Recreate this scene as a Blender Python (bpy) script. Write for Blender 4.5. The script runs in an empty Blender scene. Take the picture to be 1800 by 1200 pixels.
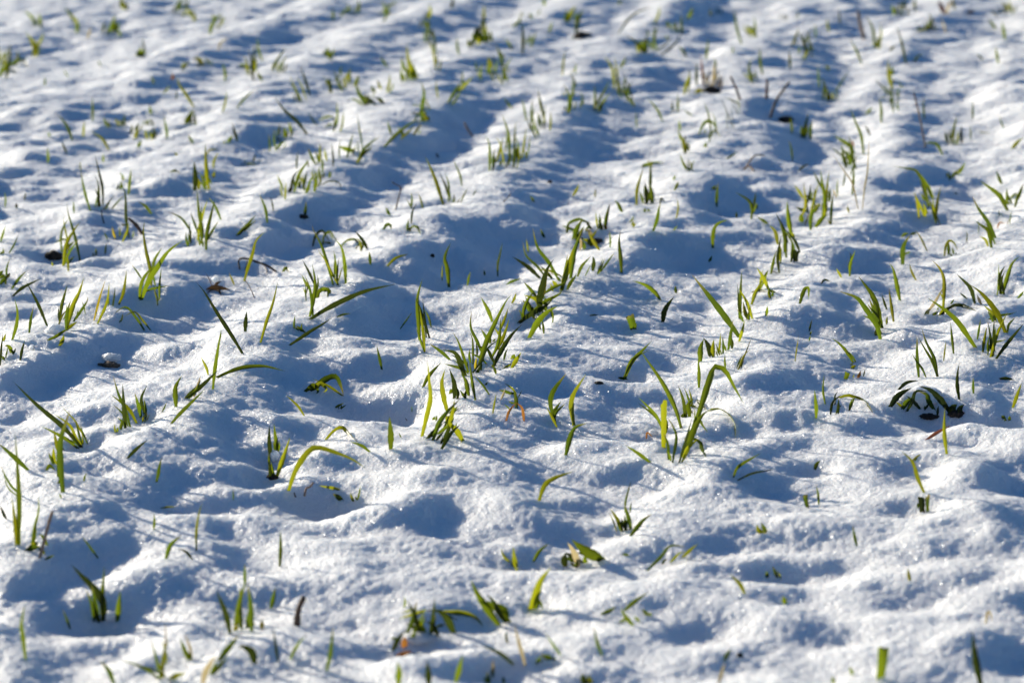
import bpy, math, random
import numpy as np
from mathutils import Vector

# ---------------------------------------------------------------- camera
scene = bpy.context.scene
col = scene.collection
CAM_H = 0.86                      # metres above the mean snow surface
FPX = 5000.0                      # focal length in photo pixels (1800 wide)
PITCH = math.atan2(1190.0, FPX)   # looking down
cam_data = bpy.data.cameras.new("camera")
cam = bpy.data.objects.new("camera", cam_data)
col.objects.link(cam)
cam.location = (0, 0, CAM_H)
cam.rotation_euler = (math.pi / 2 - PITCH, 0, 0)
cam_data.sensor_width = 36.0
cam_data.lens = 36.0 * FPX / 1800.0
cam_data.clip_start = 0.05
cam_data.clip_end = 1000.0
cam_data.dof.use_dof = True
cam_data.dof.focus_distance = 3.52
cam_data.dof.aperture_fstop = 7.1
cam_data.dof.aperture_blades = 0
scene.camera = cam

# ---------------------------------------------------------------- light
SUN_EL = math.radians(12.0)
SUN_AZ = math.radians(-42.0)      # from the view direction (+Y), negative = left
scene.world = bpy.data.worlds.new("World")
scene.world.use_nodes = True
wn = scene.world.node_tree
bg = wn.nodes["Background"]
sky = wn.nodes.new("ShaderNodeTexSky")
sky.sky_type = 'NISHITA'
sky.sun_disc = False
sky.sun_elevation = SUN_EL
sky.sun_rotation = SUN_AZ
sky.altitude = 200
sky.air_density = 1.0
sky.dust_density = 0.0
sky.ozone_density = 6.0
wn.links.new(sky.outputs[0], bg.inputs[0])
bg.inputs[1].default_value = 0.062
sun_data = bpy.data.lights.new("sun", 'SUN')
sun_data.energy = 5.0
sun_data.angle = math.radians(0.7)
sun_data.color = (1.0, 0.925, 0.77)
sun = bpy.data.objects.new("sun", sun_data)
col.objects.link(sun)
TO_SUN = Vector((math.sin(SUN_AZ) * math.cos(SUN_EL), math.cos(SUN_AZ) * math.cos(SUN_EL), math.sin(SUN_EL)))
sun.rotation_euler = (-TO_SUN).to_track_quat('-Z', 'Y').to_euler()
scene.view_settings.view_transform = 'Standard'
scene.view_settings.look = 'None'
scene.view_settings.exposure = 0.88
scene.view_settings.gamma = 1.0
scene.render.engine = 'CYCLES'
scene.cycles.use_denoising = True
scene.cycles.sample_clamp_indirect = 0.8
scene.cycles.sample_clamp_direct = 3.0
scene.cycles.max_bounces = 6
scene.cycles.diffuse_bounces = 3
scene.cycles.transparent_max_bounces = 4

rng = np.random.default_rng(7)
random.seed(7)

# ---------------------------------------------------------------- pixel <-> world
CP, SP = math.cos(PITCH), math.sin(PITCH)
def pix_dir(px, py):
    """World direction through a photo pixel (unnormalised, depth along the optical axis = 1)."""
    a = (np.asarray(px, float) - 900.0) / FPX
    b = -(np.asarray(py, float) - 600.0) / FPX
    return np.stack([a, CP + b * SP, -SP + b * CP], -1)
def project(x, y, z):
    zz = z - CAM_H
    d = y * CP - zz * SP
    d = np.maximum(d, 0.05)
    v = y * SP + zz * CP
    return 900.0 + FPX * x / d, 600.0 - FPX * v / d

# ---------------------------------------------------------------- the lie of the snow
# Furrows and hummocks: which patches of the field fall away from the low sun. Corner lists are
# in quarter pixels of the survey tiles; weight = how steeply the patch falls away.
TILE = {k: (450 * (i % 4), 300 * (i // 4)) for i, k in enumerate("ABCDEFGHIJKLMNOP")}
FALL = """
A1:0,780 100,750 350,680 600,670 740,690 820,720 650,760 560,800 530,900 420,950 200,990 0,1020
A.7:0,600 60,620 40,650 0,660
A.8:0,300 150,260 230,230 420,190 560,190 650,210 560,220 420,240 400,300 330,330 200,340 100,360 0,340
A.8:640,90 780,80 820,110 600,130 520,110
A.8:930,70 1000,40 1200,50 1210,80 1000,100
A.9:970,500 1100,450 1230,450 1240,480 1150,530 1000,540
A.8:1180,340 1500,330 1700,360 1550,400 1300,380
A.8:1600,240 1750,240 1800,280 1800,310 1650,290
A.7:600,530 700,520 760,550 650,570
A.7:450,620 600,620 580,650 430,660
A.7:1400,640 1700,640 1600,700 1380,690
A.7:1000,1080 1200,1050 1280,1090 1100,1120
A.7:550,1000 650,1010 780,1000 680,1050 540,1050
A.7:1100,1000 1330,990 1300,1030 1090,1040
A.8:1650,930 1800,930 1800,1000 1690,980
A.7:1620,1010 1800,1040 1700,1070 1560,1050
A.7:820,890 930,890 930,930 800,920
A.6:1280,560 1500,540 1500,580 1300,600
A.6:1360,800 1550,790 1500,830 1380,840
B.9:0,900 120,920 200,960 140,1000 0,1030
B.8:480,480 650,480 760,500 720,530 560,530
B1:1200,170 1300,160 1450,210 1380,240 1260,250
B.7:420,50 600,30 700,60 560,100
B.8:1450,60 1560,60 1600,90 1480,130 1420,110
B.8:860,350 1020,310 1200,320 1060,360 900,370
B.9:740,820 820,790 960,800 900,840 760,850
B1:1230,780 1400,740 1560,840 1540,880 1560,930 1440,1000 1270,1060 1180,1100 1000,1080 900,1020 960,960 1150,950
B1:1420,650 1600,610 1800,690 1800,810 1700,840 1560,830 1400,740
B.9:220,990 350,960 540,990 560,1060 480,1040 320,1020
B.8:550,1130 700,1130 1050,1120 1100,1150 900,1180 600,1170
B.7:400,700 500,680 680,740 560,740
B.7:900,660 1050,650 1050,700 920,690
B.8:300,800 420,770 480,830 330,850
B.8:0,380 130,390 60,430 0,420
B.8:0,240 80,250 60,300 0,290
B.7:200,330 300,320 280,380 180,370
B.7:1000,900 1100,880 1080,930 960,940
B.7:0,560 100,540 120,600 0,620
B.6:820,480 960,520 1000,570 860,580
B.7:1150,200 1200,240 1180,300 1040,280
B.6:0,60 140,40 160,90 0,110
B.6:0,180 180,180 120,210 0,205
C1:0,450 60,370 200,360 280,380 300,460 250,500 160,560 0,600
C1:0,600 130,620 120,680 0,700
C.9:230,320 480,320 500,360 420,400 330,440 280,420
C1:560,150 680,110 760,140 720,220 600,260 570,220
C1:1100,0 1400,0 1420,50 1560,60 1500,100 1200,120 1050,150 1100,70
C1:1290,200 1450,170 1560,200 1500,270 1400,310 1280,320 1260,260
C1:940,440 1100,430 1300,420 1280,560 1200,620 1100,650 950,650 850,560 840,520
C.9:600,770 760,700 900,690 960,760 930,850 880,900 720,930 520,900 500,830
C.9:380,960 600,940 740,970 860,990 740,1060 560,1110 480,1140 300,1080 200,1060 100,1050
C.8:0,1080 100,1060 160,1100 60,1140 0,1150
C.7:950,670 1100,740 1060,760
C.8:1700,950 1800,900 1800,1050 1720,1010
C.8:1640,730 1800,700 1800,830 1700,800
C.8:1560,370 1680,360 1640,420 1530,430
C.8:1560,30 1800,0 1800,50 1640,80
C.6:1000,960 1180,960 1160,1000 1020,1000
C.6:1260,1100 1500,1080 1700,1100 1600,1180 1340,1160
C.7:380,640 500,640 480,690 380,690
D.9:130,60 300,30 430,60 440,90 300,140 160,120
D.9:700,60 1100,0 1130,60 900,100 740,120
D.9:1300,200 1450,140 1600,190 1740,240 1560,290 1400,270
D.8:560,180 680,250 720,300 560,270
D1:330,370 480,360 580,450 560,540 600,570 480,610 300,550 200,500 260,420
D.9:220,620 400,600 520,660 680,680 700,700 540,720 380,720 200,650
D1:150,740 330,760 560,830 600,880 440,910 300,900 160,860
D1:0,870 200,930 300,990 450,1050 220,1100 0,1160
D.7:1300,540 1480,540 1500,570 1340,580
D.8:1220,650 1380,650 1480,700 1330,720
D.8:1300,390 1450,380 1500,450 1480,490 1330,490
D.8:840,980 1000,960 1100,1030 940,1050
D.7:1640,830 1800,810 1800,850 1680,850
D.7:1450,1060 1800,1050 1800,1110 1550,1120
D.7:1580,30 1800,20 1780,80 1600,80
D.6:0,260 160,250 140,290 0,300
D.6:1650,560 1800,540 1800,600 1700,600
D.6:1000,740 1200,730 1180,770 1020,780
D.6:0,360 100,350 80,390 0,400
E.7:250,130 400,100 560,110 500,190 330,190
E.9:0,420 180,310 340,320 420,380 260,430 210,470 80,490 0,470
E.8:520,440 600,400 740,380 820,420 700,450 560,460
E.9:0,900 100,890 240,930 430,920 500,980 400,1010 250,1020 80,1030 0,1060
E.6:600,830 780,800 860,860 740,880 640,900
E.6:640,700 740,690 920,700 850,740 700,730
E1:960,890 1020,920 1200,860 1400,850 1440,960 1330,1010 1220,1050 1080,1020 1000,990
E.8:900,970 1010,1010 1250,1070 1280,1090 1180,1120 1000,1130 900,1080
E.8:1120,430 1300,430 1340,480 1200,520 1090,500
E.8:1450,560 1600,570 1700,600 1680,680 1500,640
E.8:1460,150 1700,170 1780,190 1600,220 1480,210
E.8:1650,300 1800,280 1800,350 1620,340
E.6:200,0 340,20 380,60 240,60
E.6:1140,740 1320,700 1420,730 1280,770
E.6:1640,620 1780,700 1800,760 1700,740
F.8:0,370 120,390 240,440 370,500 330,540 180,570 0,570
F1:250,220 400,190 560,240 680,270 580,320 420,330 300,300 260,260
F.9:580,60 800,0 950,10 880,70 860,110 700,140 600,110
F.6:0,20 140,30 100,60 0,60
F.8:1150,30 1400,20 1240,70
F.85:1190,300 1330,330 1400,360 1600,400 1800,440 1800,560 1650,600 1800,640 1800,720 1560,700 1400,740 1220,750 1100,700 960,650 980,560 1060,520 1200,440 1180,380
F.7:480,730 650,720 760,770 560,800 470,780
F.7:700,700 860,690 1000,760 1080,850 960,870 850,810 720,790
F.85:780,880 1000,870 1100,950 1120,1050 1100,1090 900,1120 760,1150 600,1130 560,1080 660,1000
F.8:1180,950 1400,880 1500,930 1440,1000 1380,1060 1200,1070
F.6:130,760 260,770 180,810
F.6:1500,20 1700,40 1800,70 1700,90 1540,60
G.9:0,230 200,240 260,280 200,340 240,390 420,380 380,440 300,500 200,560 0,620
G.7:330,100 500,100 380,140 280,190 0,200 0,110 150,90
G.8:150,0 550,0 600,40 350,60 180,50
G.9:1150,130 1360,180 1500,260 1700,260 1660,180 1550,80 1460,60 1200,80
G.7:1260,250 1480,290 1420,340 1290,400 1200,360 1220,300
G1:800,440 1000,430 1180,460 1260,530 1420,570 1700,580 1690,640 1540,690 1360,650 1220,670 1080,700 900,680 820,620
G.8:440,770 700,760 900,830 1040,920 900,970 720,960 560,900
G.8:380,930 560,960 740,1050 700,1120 850,1110 680,1140 600,1150 400,1090 330,1000
G.6:880,1080 1000,1060 1300,1090 1550,1080 1700,1100 1560,1160 1260,1180
G.6:1350,780 1500,800 1530,850 1380,840
G.6:1560,480 1800,490 1720,540 1600,540
G.7:1250,1000 1560,1000 1540,1070 1300,1070
G.6:0,690 140,700 180,740 0,740
H.9:0,170 150,150 260,190 130,230 0,250
H.9:0,310 130,310 230,350 100,390 0,370
H1:600,80 700,50 950,60 1000,130 940,190 800,180 640,140
H1:650,220 800,200 910,240 860,280 740,290 680,270
H.9:630,320 800,330 920,380 820,440 700,440 640,390
H.8:560,440 680,470 760,510 600,550 420,560 380,530 500,500
H.9:440,590 640,610 690,650 620,700 500,690 380,610
H.7:40,650 300,680 360,740 200,760 80,740
H.7:300,820 480,830 620,900 600,930 380,910 290,860
H.9:60,1020 280,1030 400,1060 540,1070 360,1110 160,1110 60,1060
H1:1600,940 1800,980 1800,1140 1650,1090
H.6:1280,790 1480,790 1520,840 1320,840
H.7:1600,500 1800,540 1800,590 1620,560
H.7:820,1090 1050,1090 1240,1150 1260,1190 1000,1190
H.6:900,40 1300,20 1560,80 1380,100 1000,90
H.6:1480,60 1680,40 1720,90 1560,100
H.5:1060,700 1260,700 1200,740 1040,740
I.9:0,320 200,300 420,330 380,370 220,390 100,430 160,510 60,560 0,580
I.9:300,100 420,60 600,20 1050,0 1000,60 880,130 660,180 480,240 200,230 80,190 100,140 300,180
I.7:640,440 740,370 860,400 900,480 720,480
I.6:1100,100 1320,50 1400,120 1300,180 1130,150
I.75:920,780 1050,640 1180,620 1320,680 1500,720 1700,760 1800,800 1800,1080 1640,1110 1400,1100 1180,1060 1050,1000 960,930 880,860
I.8:1250,480 1400,420 1700,440 1800,500 1800,690 1600,700 1450,660 1300,570
I.6:500,820 700,830 830,900 760,980 900,1050 700,1080 560,960 420,900
I.7:560,1120 700,1080 860,1130 960,1200 700,1200
I.75:1000,1150 1300,1150 1280,1200 960,1200
I.5:1000,420 1120,400 1160,450 1040,470
J.85:0,0 200,60 420,120 460,180 700,100 1000,20 1150,0 1110,100 960,170 820,230 750,300 640,340 560,390 430,320 250,200 0,120
J.6:0,250 200,260 380,380 560,400 600,430 300,440 200,460 0,430
J.85:0,460 200,450 340,560 480,590 340,640 180,650 60,600
J1:640,450 740,360 940,370 980,470 1020,520 880,555 760,520
J.8:480,690 560,640 680,690 560,715
J.9:0,720 80,730 80,900 60,960 0,900
J.7:0,1000 200,950 330,1000 480,1100 620,1100 700,1030 760,940 800,930 740,1010 600,1110 480,1150 350,1160 200,1140 0,1150
J.85:960,780 1150,790 1400,800 1640,870 1740,920 1700,970 1480,1000 1340,960 1200,870 1050,860
J.9:1050,1000 1100,1050 1380,1080 1390,1180 1300,1200 1050,1200
J.5:1420,600 1640,680 1560,720 1420,700
K.85:80,190 300,180 560,260 720,330 1060,340 1080,400 880,430 700,440 560,400 440,380 260,380 180,350
K.95:60,370 240,390 260,450 180,530 60,560 0,560
K.6:220,90 400,100 560,140 700,170 420,180 250,140
K.8:860,100 1000,60 1280,90 1300,150 1180,160 1060,150
K.7:560,570 700,560 900,600 1030,630 860,680 660,660
K.7:1290,580 1400,650 1440,700 1280,780 1220,760
K.6:400,700 600,720 720,740 500,770
K.95:0,850 200,840 450,880 900,870 820,910 620,920 460,940 340,980 280,1030 160,1020 80,990 0,980
K.7:0,1060 160,1110 300,1110 280,1200 0,1200
K.7:400,1160 600,1170 700,1200 400,1200
K.8:1390,860 1640,900 1700,950 1800,950 1800,1100 1640,1140 1500,1060 1400,960
K.6:1600,230 1800,260 1800,310 1640,280
L.7:0,30 140,60 200,90 80,100 0,80
L.6:230,210 380,210 390,280 280,320 150,330 60,270
L.7:0,340 160,360 250,390 160,430 0,410
L.95:520,530 800,530 1000,560 1100,580 1150,640 1020,670 880,670 820,640 600,650 500,600
L.8:1500,90 1800,100 1740,180 1560,190
L.7:1400,330 1680,300 1780,340 1680,440 1480,420
L.6:700,700 900,690 1000,740 860,760
L.95:0,920 120,900 260,970 100,1050 0,1110
L.6:700,950 860,930 900,970 800,1000 710,990
L.7:1200,850 1600,870 1800,960 1800,1130 1560,1070 1480,990 1280,920
L.8:870,480 1000,470 1240,520 1180,545 950,520
L.6:1650,530 1800,560 1800,640 1700,590
M.8:0,330 130,340 280,350 440,390 420,470 400,560 360,640 400,720 400,850 340,950 480,1020 740,1000 720,1060 600,1150 420,1190 0,1200
M.8:230,60 430,20 700,0 900,20 980,110 1050,170 960,240 840,280 680,290 560,350 450,380 300,330 330,200
M.9:850,460 1000,380 1300,360 1500,380 1780,420 1800,640 1640,660 1400,630 1240,640 1080,620 880,570 1050,540 860,500
M.9:1400,130 1640,150 1750,230 1800,370 1600,360 1400,280
M.8:510,680 620,620 650,760 520,770
M.6:860,650 1000,660 900,740 860,740
M.7:1280,780 1400,790 1540,820 1360,860
M.8:900,0 1400,0 1250,50 1000,60
M.6:1560,1060 1800,1080 1800,1140 1560,1130
N.9:0,0 100,20 220,50 160,140 0,150
N.9:0,430 60,480 140,540 220,620 0,650
N.7:0,290 60,320 0,370
N1:780,0 1350,0 1330,60 1440,110 1440,145 1160,145 1000,110 740,100 860,60
N.8:640,200 850,200 860,290 840,380 720,370 560,350 480,330 640,310
N.8:740,440 960,430 960,500 780,520 620,500
N.9:1250,210 1500,210 1800,200 1800,320 1560,340 1400,330 1200,270
N.7:270,540 480,550 340,590 200,580
N.9:320,710 520,700 700,730 700,790 560,820 340,790
N.9:370,900 540,930 620,970 640,1080 540,1110 360,1100 260,1020 0,1030 0,900
N1:1190,640 1350,620 1520,620 1600,690 1540,730 1450,760 1370,840 1200,870 1170,760
N.8:1700,620 1800,600 1800,650 1740,680
N.5:1240,1050 1400,1040 1420,1150 1280,1180
O1:100,0 500,10 640,60 710,120 600,150 440,160 300,170 200,110
O.85:0,240 130,230 120,330 0,340
O.9:860,230 1000,200 1500,190 1540,220 1420,290 1200,320 900,300
O.7:0,570 80,590 100,640 0,640
O1:880,590 1100,570 1300,610 1390,680 1330,730 1100,740 900,700 840,640
O.9:960,860 1100,780 1300,790 1400,850 1280,920 1150,920 1080,880
O.95:1560,380 1800,340 1800,450 1640,450
O.7:1270,430 1420,440 1500,480 1320,470
O.9:560,1050 650,1000 880,1060 920,1120 840,1200 560,1190
O.7:250,830 400,820 380,890 240,880
P1:580,30 860,20 1010,110 1000,160 860,170 620,170 680,110
P.95:1520,100 1800,80 1800,210 1600,220 1540,170
P.95:1180,230 1400,230 1530,290 1400,340 1180,350 1100,330
P.95:0,330 220,340 340,370 300,400 120,410 0,440
P.8:480,330 600,330 690,370 600,400 440,390 500,370
P1:1800,760 1480,820 1340,870 1260,950 1180,1010 1150,1100 1200,1200 1800,1200
P.5:240,560 360,600 280,620
P.5:1100,560 1400,580 1400,620 1150,620
"""
SW, SH, SS = 540, 400, 4.0            # survey raster: quarter photo pixels, with a margin of 45 / 50 cells
SX0, SY0 = -180.0, -200.0
def raster():
    S = np.zeros((SH, SW), np.float32)
    gx = SX0 + (np.arange(SW) + .5) * SS
    gy = SY0 + (np.arange(SH) + .5) * SS
    for ln in FALL.strip().splitlines():
        head, pts = ln.split(":")
        ox, oy = TILE[head[0]]
        w = float(head[1:])
        P = [tuple(map(float, p.split(","))) for p in pts.split()]
        P = [(ox + x / 4, oy + y / 4) for x, y in P]
        xs = [p[0] for p in P]; ys = [p[1] for p in P]
        i0, i1 = np.searchsorted(gy, [min(ys), max(ys)])
        j0, j1 = np.searchsorted(gx, [min(xs), max(xs)])
        if i1 <= i0 or j1 <= j0: continue
        X, Y = np.meshgrid(gx[j0:j1], gy[i0:i1])
        ins = np.zeros(X.shape, bool)
        for (x1, y1), (x2, y2) in zip(P, P[1:] + P[:1]):
            if y1 == y2: continue
            c = ((y1 > Y) != (y2 > Y)) & (X < (x2 - x1) * (Y - y1) / (y2 - y1) + x1)
            ins ^= c
        S[i0:i1, j0:j1] = np.maximum(S[i0:i1, j0:j1], ins * w)
    for _ in range(22):                # soften the edges a little
        S[1:-1, 1:-1] = (S[1:-1, 1:-1] * 2 + S[:-2, 1:-1] + S[2:, 1:-1] + S[1:-1, :-2] + S[1:-1, 2:]) / 6
    return S

def bandnoise(n, d, lo, hi, seed, ny=None, aniso=1.0):
    """Periodic band-limited noise on an n x n grid of cell d; wavelengths lo..hi metres, unit rms."""
    r = np.random.default_rng(seed)
    w = r.standard_normal((n, n)).astype(np.float32)
    F = np.fft.rfft2(w)
    ky = np.fft.fftfreq(n, d)[:, None] * aniso
    kx = np.fft.rfftfreq(n, d)[None, :]
    k = np.sqrt(kx * kx + ky * ky) + 1e-9
    lk = np.log(k); a, b = math.log(1 / hi), math.log(1 / lo)
    m = np.where(lk < a, np.exp(-((lk - a) / .25) ** 2), np.where(lk > b, np.exp(-((lk - b) / .25) ** 2), 1.0))
    F *= m / k                        # pink-ish inside the band
    F[0, 0] = 0
    o = np.fft.irfft2(F, s=(n, n))
    return (o / o.std()).astype(np.float32)
def sample(T, d, x, y):
    """Bilinear look-up in a periodic tile."""
    n = T.shape[0]
    u = np.asarray(x) / d; v = np.asarray(y) / d
    i = np.floor(u).astype(np.int64); j = np.floor(v).astype(np.int64)
    fu = (u - i).astype(np.float32); fv = (v - j).astype(np.float32)
    i0 = i % n; i1 = (i + 1) % n; j0 = j % n; j1 = (j + 1) % n
    return (T[j0, i0] * (1 - fu) + T[j0, i1] * fu) * (1 - fv) + (T[j1, i0] * (1 - fu) + T[j1, i1] * fu) * fv

# coarse relief, solved so that its slope along the sunlight follows the survey
GD = 0.0125
GX0, GX1, GY0, GY1 = -2.6, 2.6, 1.2, 9.8
gnx, gny = int((GX1 - GX0) / GD), int((GY1 - GY0) / GD)
gX, gY = np.meshgrid(GX0 + np.arange(gnx) * GD, GY0 + np.arange(gny) * GD)
LS = np.array([-math.sin(SUN_AZ), -math.cos(SUN_AZ)])   # the way the light travels over the ground
TEL = math.tan(SUN_EL)
SURV = raster()
fieldn = bandnoise(1024, GD, .16, .5, 11, aniso=.55)[:gny, :gnx]
def survey(px, py):
    u = np.clip((px - SX0) / SS - .5, 0, SW - 1.001); v = np.clip((py - SY0) / SS - .5, 0, SH - 1.001)
    i = u.astype(int); j = v.astype(int); fu = u - i; fv = v - j
    return (SURV[j, i] * (1 - fu) + SURV[j, i + 1] * fu) * (1 - fv) + (SURV[j + 1, i] * (1 - fu) + SURV[j + 1, i + 1] * fu) * fv
def solve():
    pad = 64
    H = np.zeros_like(gX)
    ny, nx = gny + 2 * pad, gnx + 2 * pad
    ky = np.fft.fftfreq(ny, GD)[:, None] * 2 * math.pi
    kx = np.fft.rfftfreq(nx, GD)[None, :] * 2 * math.pi
    ks = kx * LS[0] + ky * LS[1]
    kc = -kx * LS[1] + ky * LS[0]
    outside = np.clip((fieldn - .25) * 2.5, 0, 1)
    for it in range(5):
        px, py = project(gX, gY, H)
        ex = np.maximum(np.maximum(-px, px - 1800), 0) / 50.0
        ey = np.maximum(np.maximum(-py, py - 1200), 0) / 50.0
        t = np.clip(np.maximum(ex, ey), 0, 1)
        s = survey(px, py) * (1 - t) + outside * t
        lit = np.clip((survey(px, py) == 0), 0, 1)
        g = -s * (TEL + FALL_EXTRA)
        # hold the mean slope at zero over a broad neighbourhood
        m = g.mean()
        g = np.pad(g - m, pad, mode='reflect')
        F = np.fft.rfft2(g)
        Hf = np.conj(1j * ks) * F / (ks ** 2 + .06 * kc ** 2 + 2.0 ** 2)
        h = np.fft.irfft2(Hf, s=(ny, nx))[pad:-pad, pad:-pad]
        H = h if it == 0 else .5 * H + .5 * h
    return H
FALL_EXTRA = 0.10
RELIEF = solve()
# the drilled rows: long shallow furrows running away from the camera, slightly to the right
ROW = 0.19
TROUGHS = np.array([-2.05, -1.74, -1.42, -1.12, -.83, -.43, -.18, .12, .42, .74, 1.05])
def furrow(x, y):
    r = x - ROW * y + .05 * np.sin(y * 2.1 + 1.0)
    k = np.clip(np.searchsorted(TROUGHS, r), 1, len(TROUGHS) - 1)
    a, b = TROUGHS[k - 1], TROUGHS[k]
    t = np.clip((r - a) / (b - a), 0, 1)
    return .5 - .5 * np.cos(2 * math.pi * t)
RELIEF = RELIEF + (.005 + .011 * np.clip((gY - 2.7) / 1.2, 0, 1)) * (furrow(gX, gY) - .5)
print("relief", RELIEF.min(), RELIEF.max(), RELIEF.std())
ND = 0.003
n_lump = bandnoise(2048, ND, .035, .11, 3)
n_mid = bandnoise(2048, ND, .09, .26, 9)
n_puff = bandnoise(2048, ND, .016, .05, 4)
n_fine = bandnoise(2048, ND, .007, .02, 5)
n_puff = (np.abs(n_puff) - .8).astype(np.float32)       # rounded tops, creased bottoms
def height(x, y):
    x = np.asarray(x, float); y = np.asarray(y, float)
    u = np.clip((x - GX0) / GD, 0, gnx - 1.001); v = np.clip((y - GY0) / GD, 0, gny - 1.001)
    i = u.astype(int); j = v.astype(int); fu = u - i; fv = v - j
    h = (RELIEF[j, i] * (1 - fu) + RELIEF[j, i + 1] * fu) * (1 - fv) + (RELIEF[j + 1, i] * (1 - fu) + RELIEF[j + 1, i + 1] * fu) * fv
    return h + .0030 * sample(n_mid, ND, x, y) + .00065 * sample(n_lump, ND, x, y) + .0003 * sample(n_puff, ND, x + 1.3, y) + .00042 * sample(n_fine, ND, x, y)
def hit(px, py):
    """Where the rays through photo pixels meet the snow: (depth along the axis, xyz)."""
    px = np.atleast_1d(np.asarray(px, float)); py = np.atleast_1d(np.asarray(py, float))
    d = pix_dir(px, py)
    lo = np.full(len(px), 1.4); hi = np.full(len(px), 11.0); done = np.zeros(len(px), bool)
    for t in np.arange(1.4, 11.0, .012):
        p = d * t
        under = (CAM_H + p[:, 2]) < height(p[:, 0], p[:, 1])
        new = under & ~done
        hi[new] = t; lo[new] = t - .012; done |= under
    for _ in range(12):
        mid = (lo + hi) / 2; p = d * mid[:, None]
        under = (CAM_H + p[:, 2]) < height(p[:, 0], p[:, 1])
        hi = np.where(under, mid, hi); lo = np.where(under, lo, mid)
    p = d * hi[:, None]
    p[:, 2] += CAM_H
    return hi, p

# ---------------------------------------------------------------- materials
def new_mat(name):
    m = bpy.data.materials.new(name); m.use_nodes = True
    nt = m.node_tree
    for n in list(nt.nodes): nt.nodes.remove(n)
    out = nt.nodes.new("ShaderNodeOutputMaterial")
    return m, nt, out
def node(nt, kind, **kw):
    n = nt.nodes.new(kind)
    for k, v in kw.items():
        if k.startswith("i_"):
            key = k[2:]; key = int(key) if key.isdigit() else key.replace("_", " ")
            n.inputs[key].default_value = v
        else: setattr(n, k, v)
    return n

def snow_material():
    m, nt, out = new_mat("snow")
    L = nt.links.new
    tc = node(nt, "ShaderNodeTexCoord")
    grain = node(nt, "ShaderNodeTexNoise", i_Scale=260.0, i_Detail=4.0, i_Roughness=.6)
    L(tc.outputs["Object"], grain.inputs["Vector"])
    bump = node(nt, "ShaderNodeBump", i_Strength=1.0, i_Distance=.0034)
    L(grain.outputs[0], bump.inputs["Height"])
    pr = node(nt, "ShaderNodeBsdfPrincipled")
    pr.inputs["Base Color"].default_value = (.88, .88, .885, 1)
    pr.inputs["Subsurface Weight"].default_value = .6
    pr.inputs["Subsurface Radius"].default_value = (.8, .9, 1.0)
    pr.inputs["Subsurface Scale"].default_value = .035
    pr.inputs["Roughness"].default_value = .55
    pr.inputs["Specular IOR Level"].default_value = .25
    L(bump.outputs[0], pr.inputs["Normal"])
    # ice crystals: each cell of the crust is a tiny mirror tilted its own way
    vo = node(nt, "ShaderNodeTexVoronoi", i_Scale=700.0)
    L(tc.outputs["Object"], vo.inputs["Vector"])
    sub = node(nt, "ShaderNodeVectorMath", operation='SUBTRACT'); sub.inputs[1].default_value = (.5, .5, .5)
    L(vo.outputs["Color"], sub.inputs[0])
    geo = node(nt, "ShaderNodeNewGeometry")
    mul = node(nt, "ShaderNodeVectorMath", operation='SCALE'); mul.inputs["Scale"].default_value = 1.9
    L(sub.outputs[0], mul.inputs[0])
    add = node(nt, "ShaderNodeVectorMath", operation='ADD'); L(mul.outputs[0], add.inputs[0]); L(geo.outputs["Normal"], add.inputs[1])
    nrm = node(nt, "ShaderNodeVectorMath", operation='NORMALIZE'); L(add.outputs[0], nrm.inputs[0])
    gl = node(nt, "ShaderNodeBsdfAnisotropic"); gl.inputs["Roughness"].default_value = .2
    gl.inputs["Color"].default_value = (.95, .95, .95, 1)
    L(nrm.outputs[0], gl.inputs["Normal"])
    v2 = node(nt, "ShaderNodeTexVoronoi", i_Scale=700.0, feature='F1'); L(tc.outputs["Object"], v2.inputs["Vector"])
    core = node(nt, "ShaderNodeMath", operation='LESS_THAN'); L(v2.outputs["Distance"], core.inputs[0]); core.inputs[1].default_value = .42
    fac = node(nt, "ShaderNodeMath", operation='MULTIPLY'); L(core.outputs[0], fac.inputs[0]); fac.inputs[1].default_value = .10
    mix = node(nt, "ShaderNodeMixShader"); L(fac.outputs[0], mix.inputs[0]); L(pr.outputs[0], mix.inputs[1]); L(gl.outputs[0], mix.inputs[2])
    L(mix.outputs[0], out.inputs[0])
    return m
SNOW = snow_material()

def mesh_from(name, V, F, mat, parent=None, smooth=True, loc=(0, 0, 0)):
    me = bpy.data.meshes.new(name)
    V = np.asarray(V, np.float32); F = np.asarray(F, np.int32)
    me.vertices.add(len(V)); me.vertices.foreach_set("co", V.ravel())
    k = F.shape[1]
    me.loops.add(F.size); me.loops.foreach_set("vertex_index", F.ravel())
    me.polygons.add(len(F))
    me.polygons.foreach_set("loop_start", np.arange(len(F), dtype=np.int32) * k)
    try: me.polygons.foreach_set("loop_total", np.full(len(F), k, np.int32))
    except Exception: pass
    me.update(calc_edges=True)
    me.polygons.foreach_set("use_smooth", np.full(len(F), smooth))
    me.materials.append(mat)
    o = bpy.data.objects.new(name, me)
    o.location = loc
    if parent is not None: o.parent = parent
    col.objects.link(o)
    return o

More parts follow.
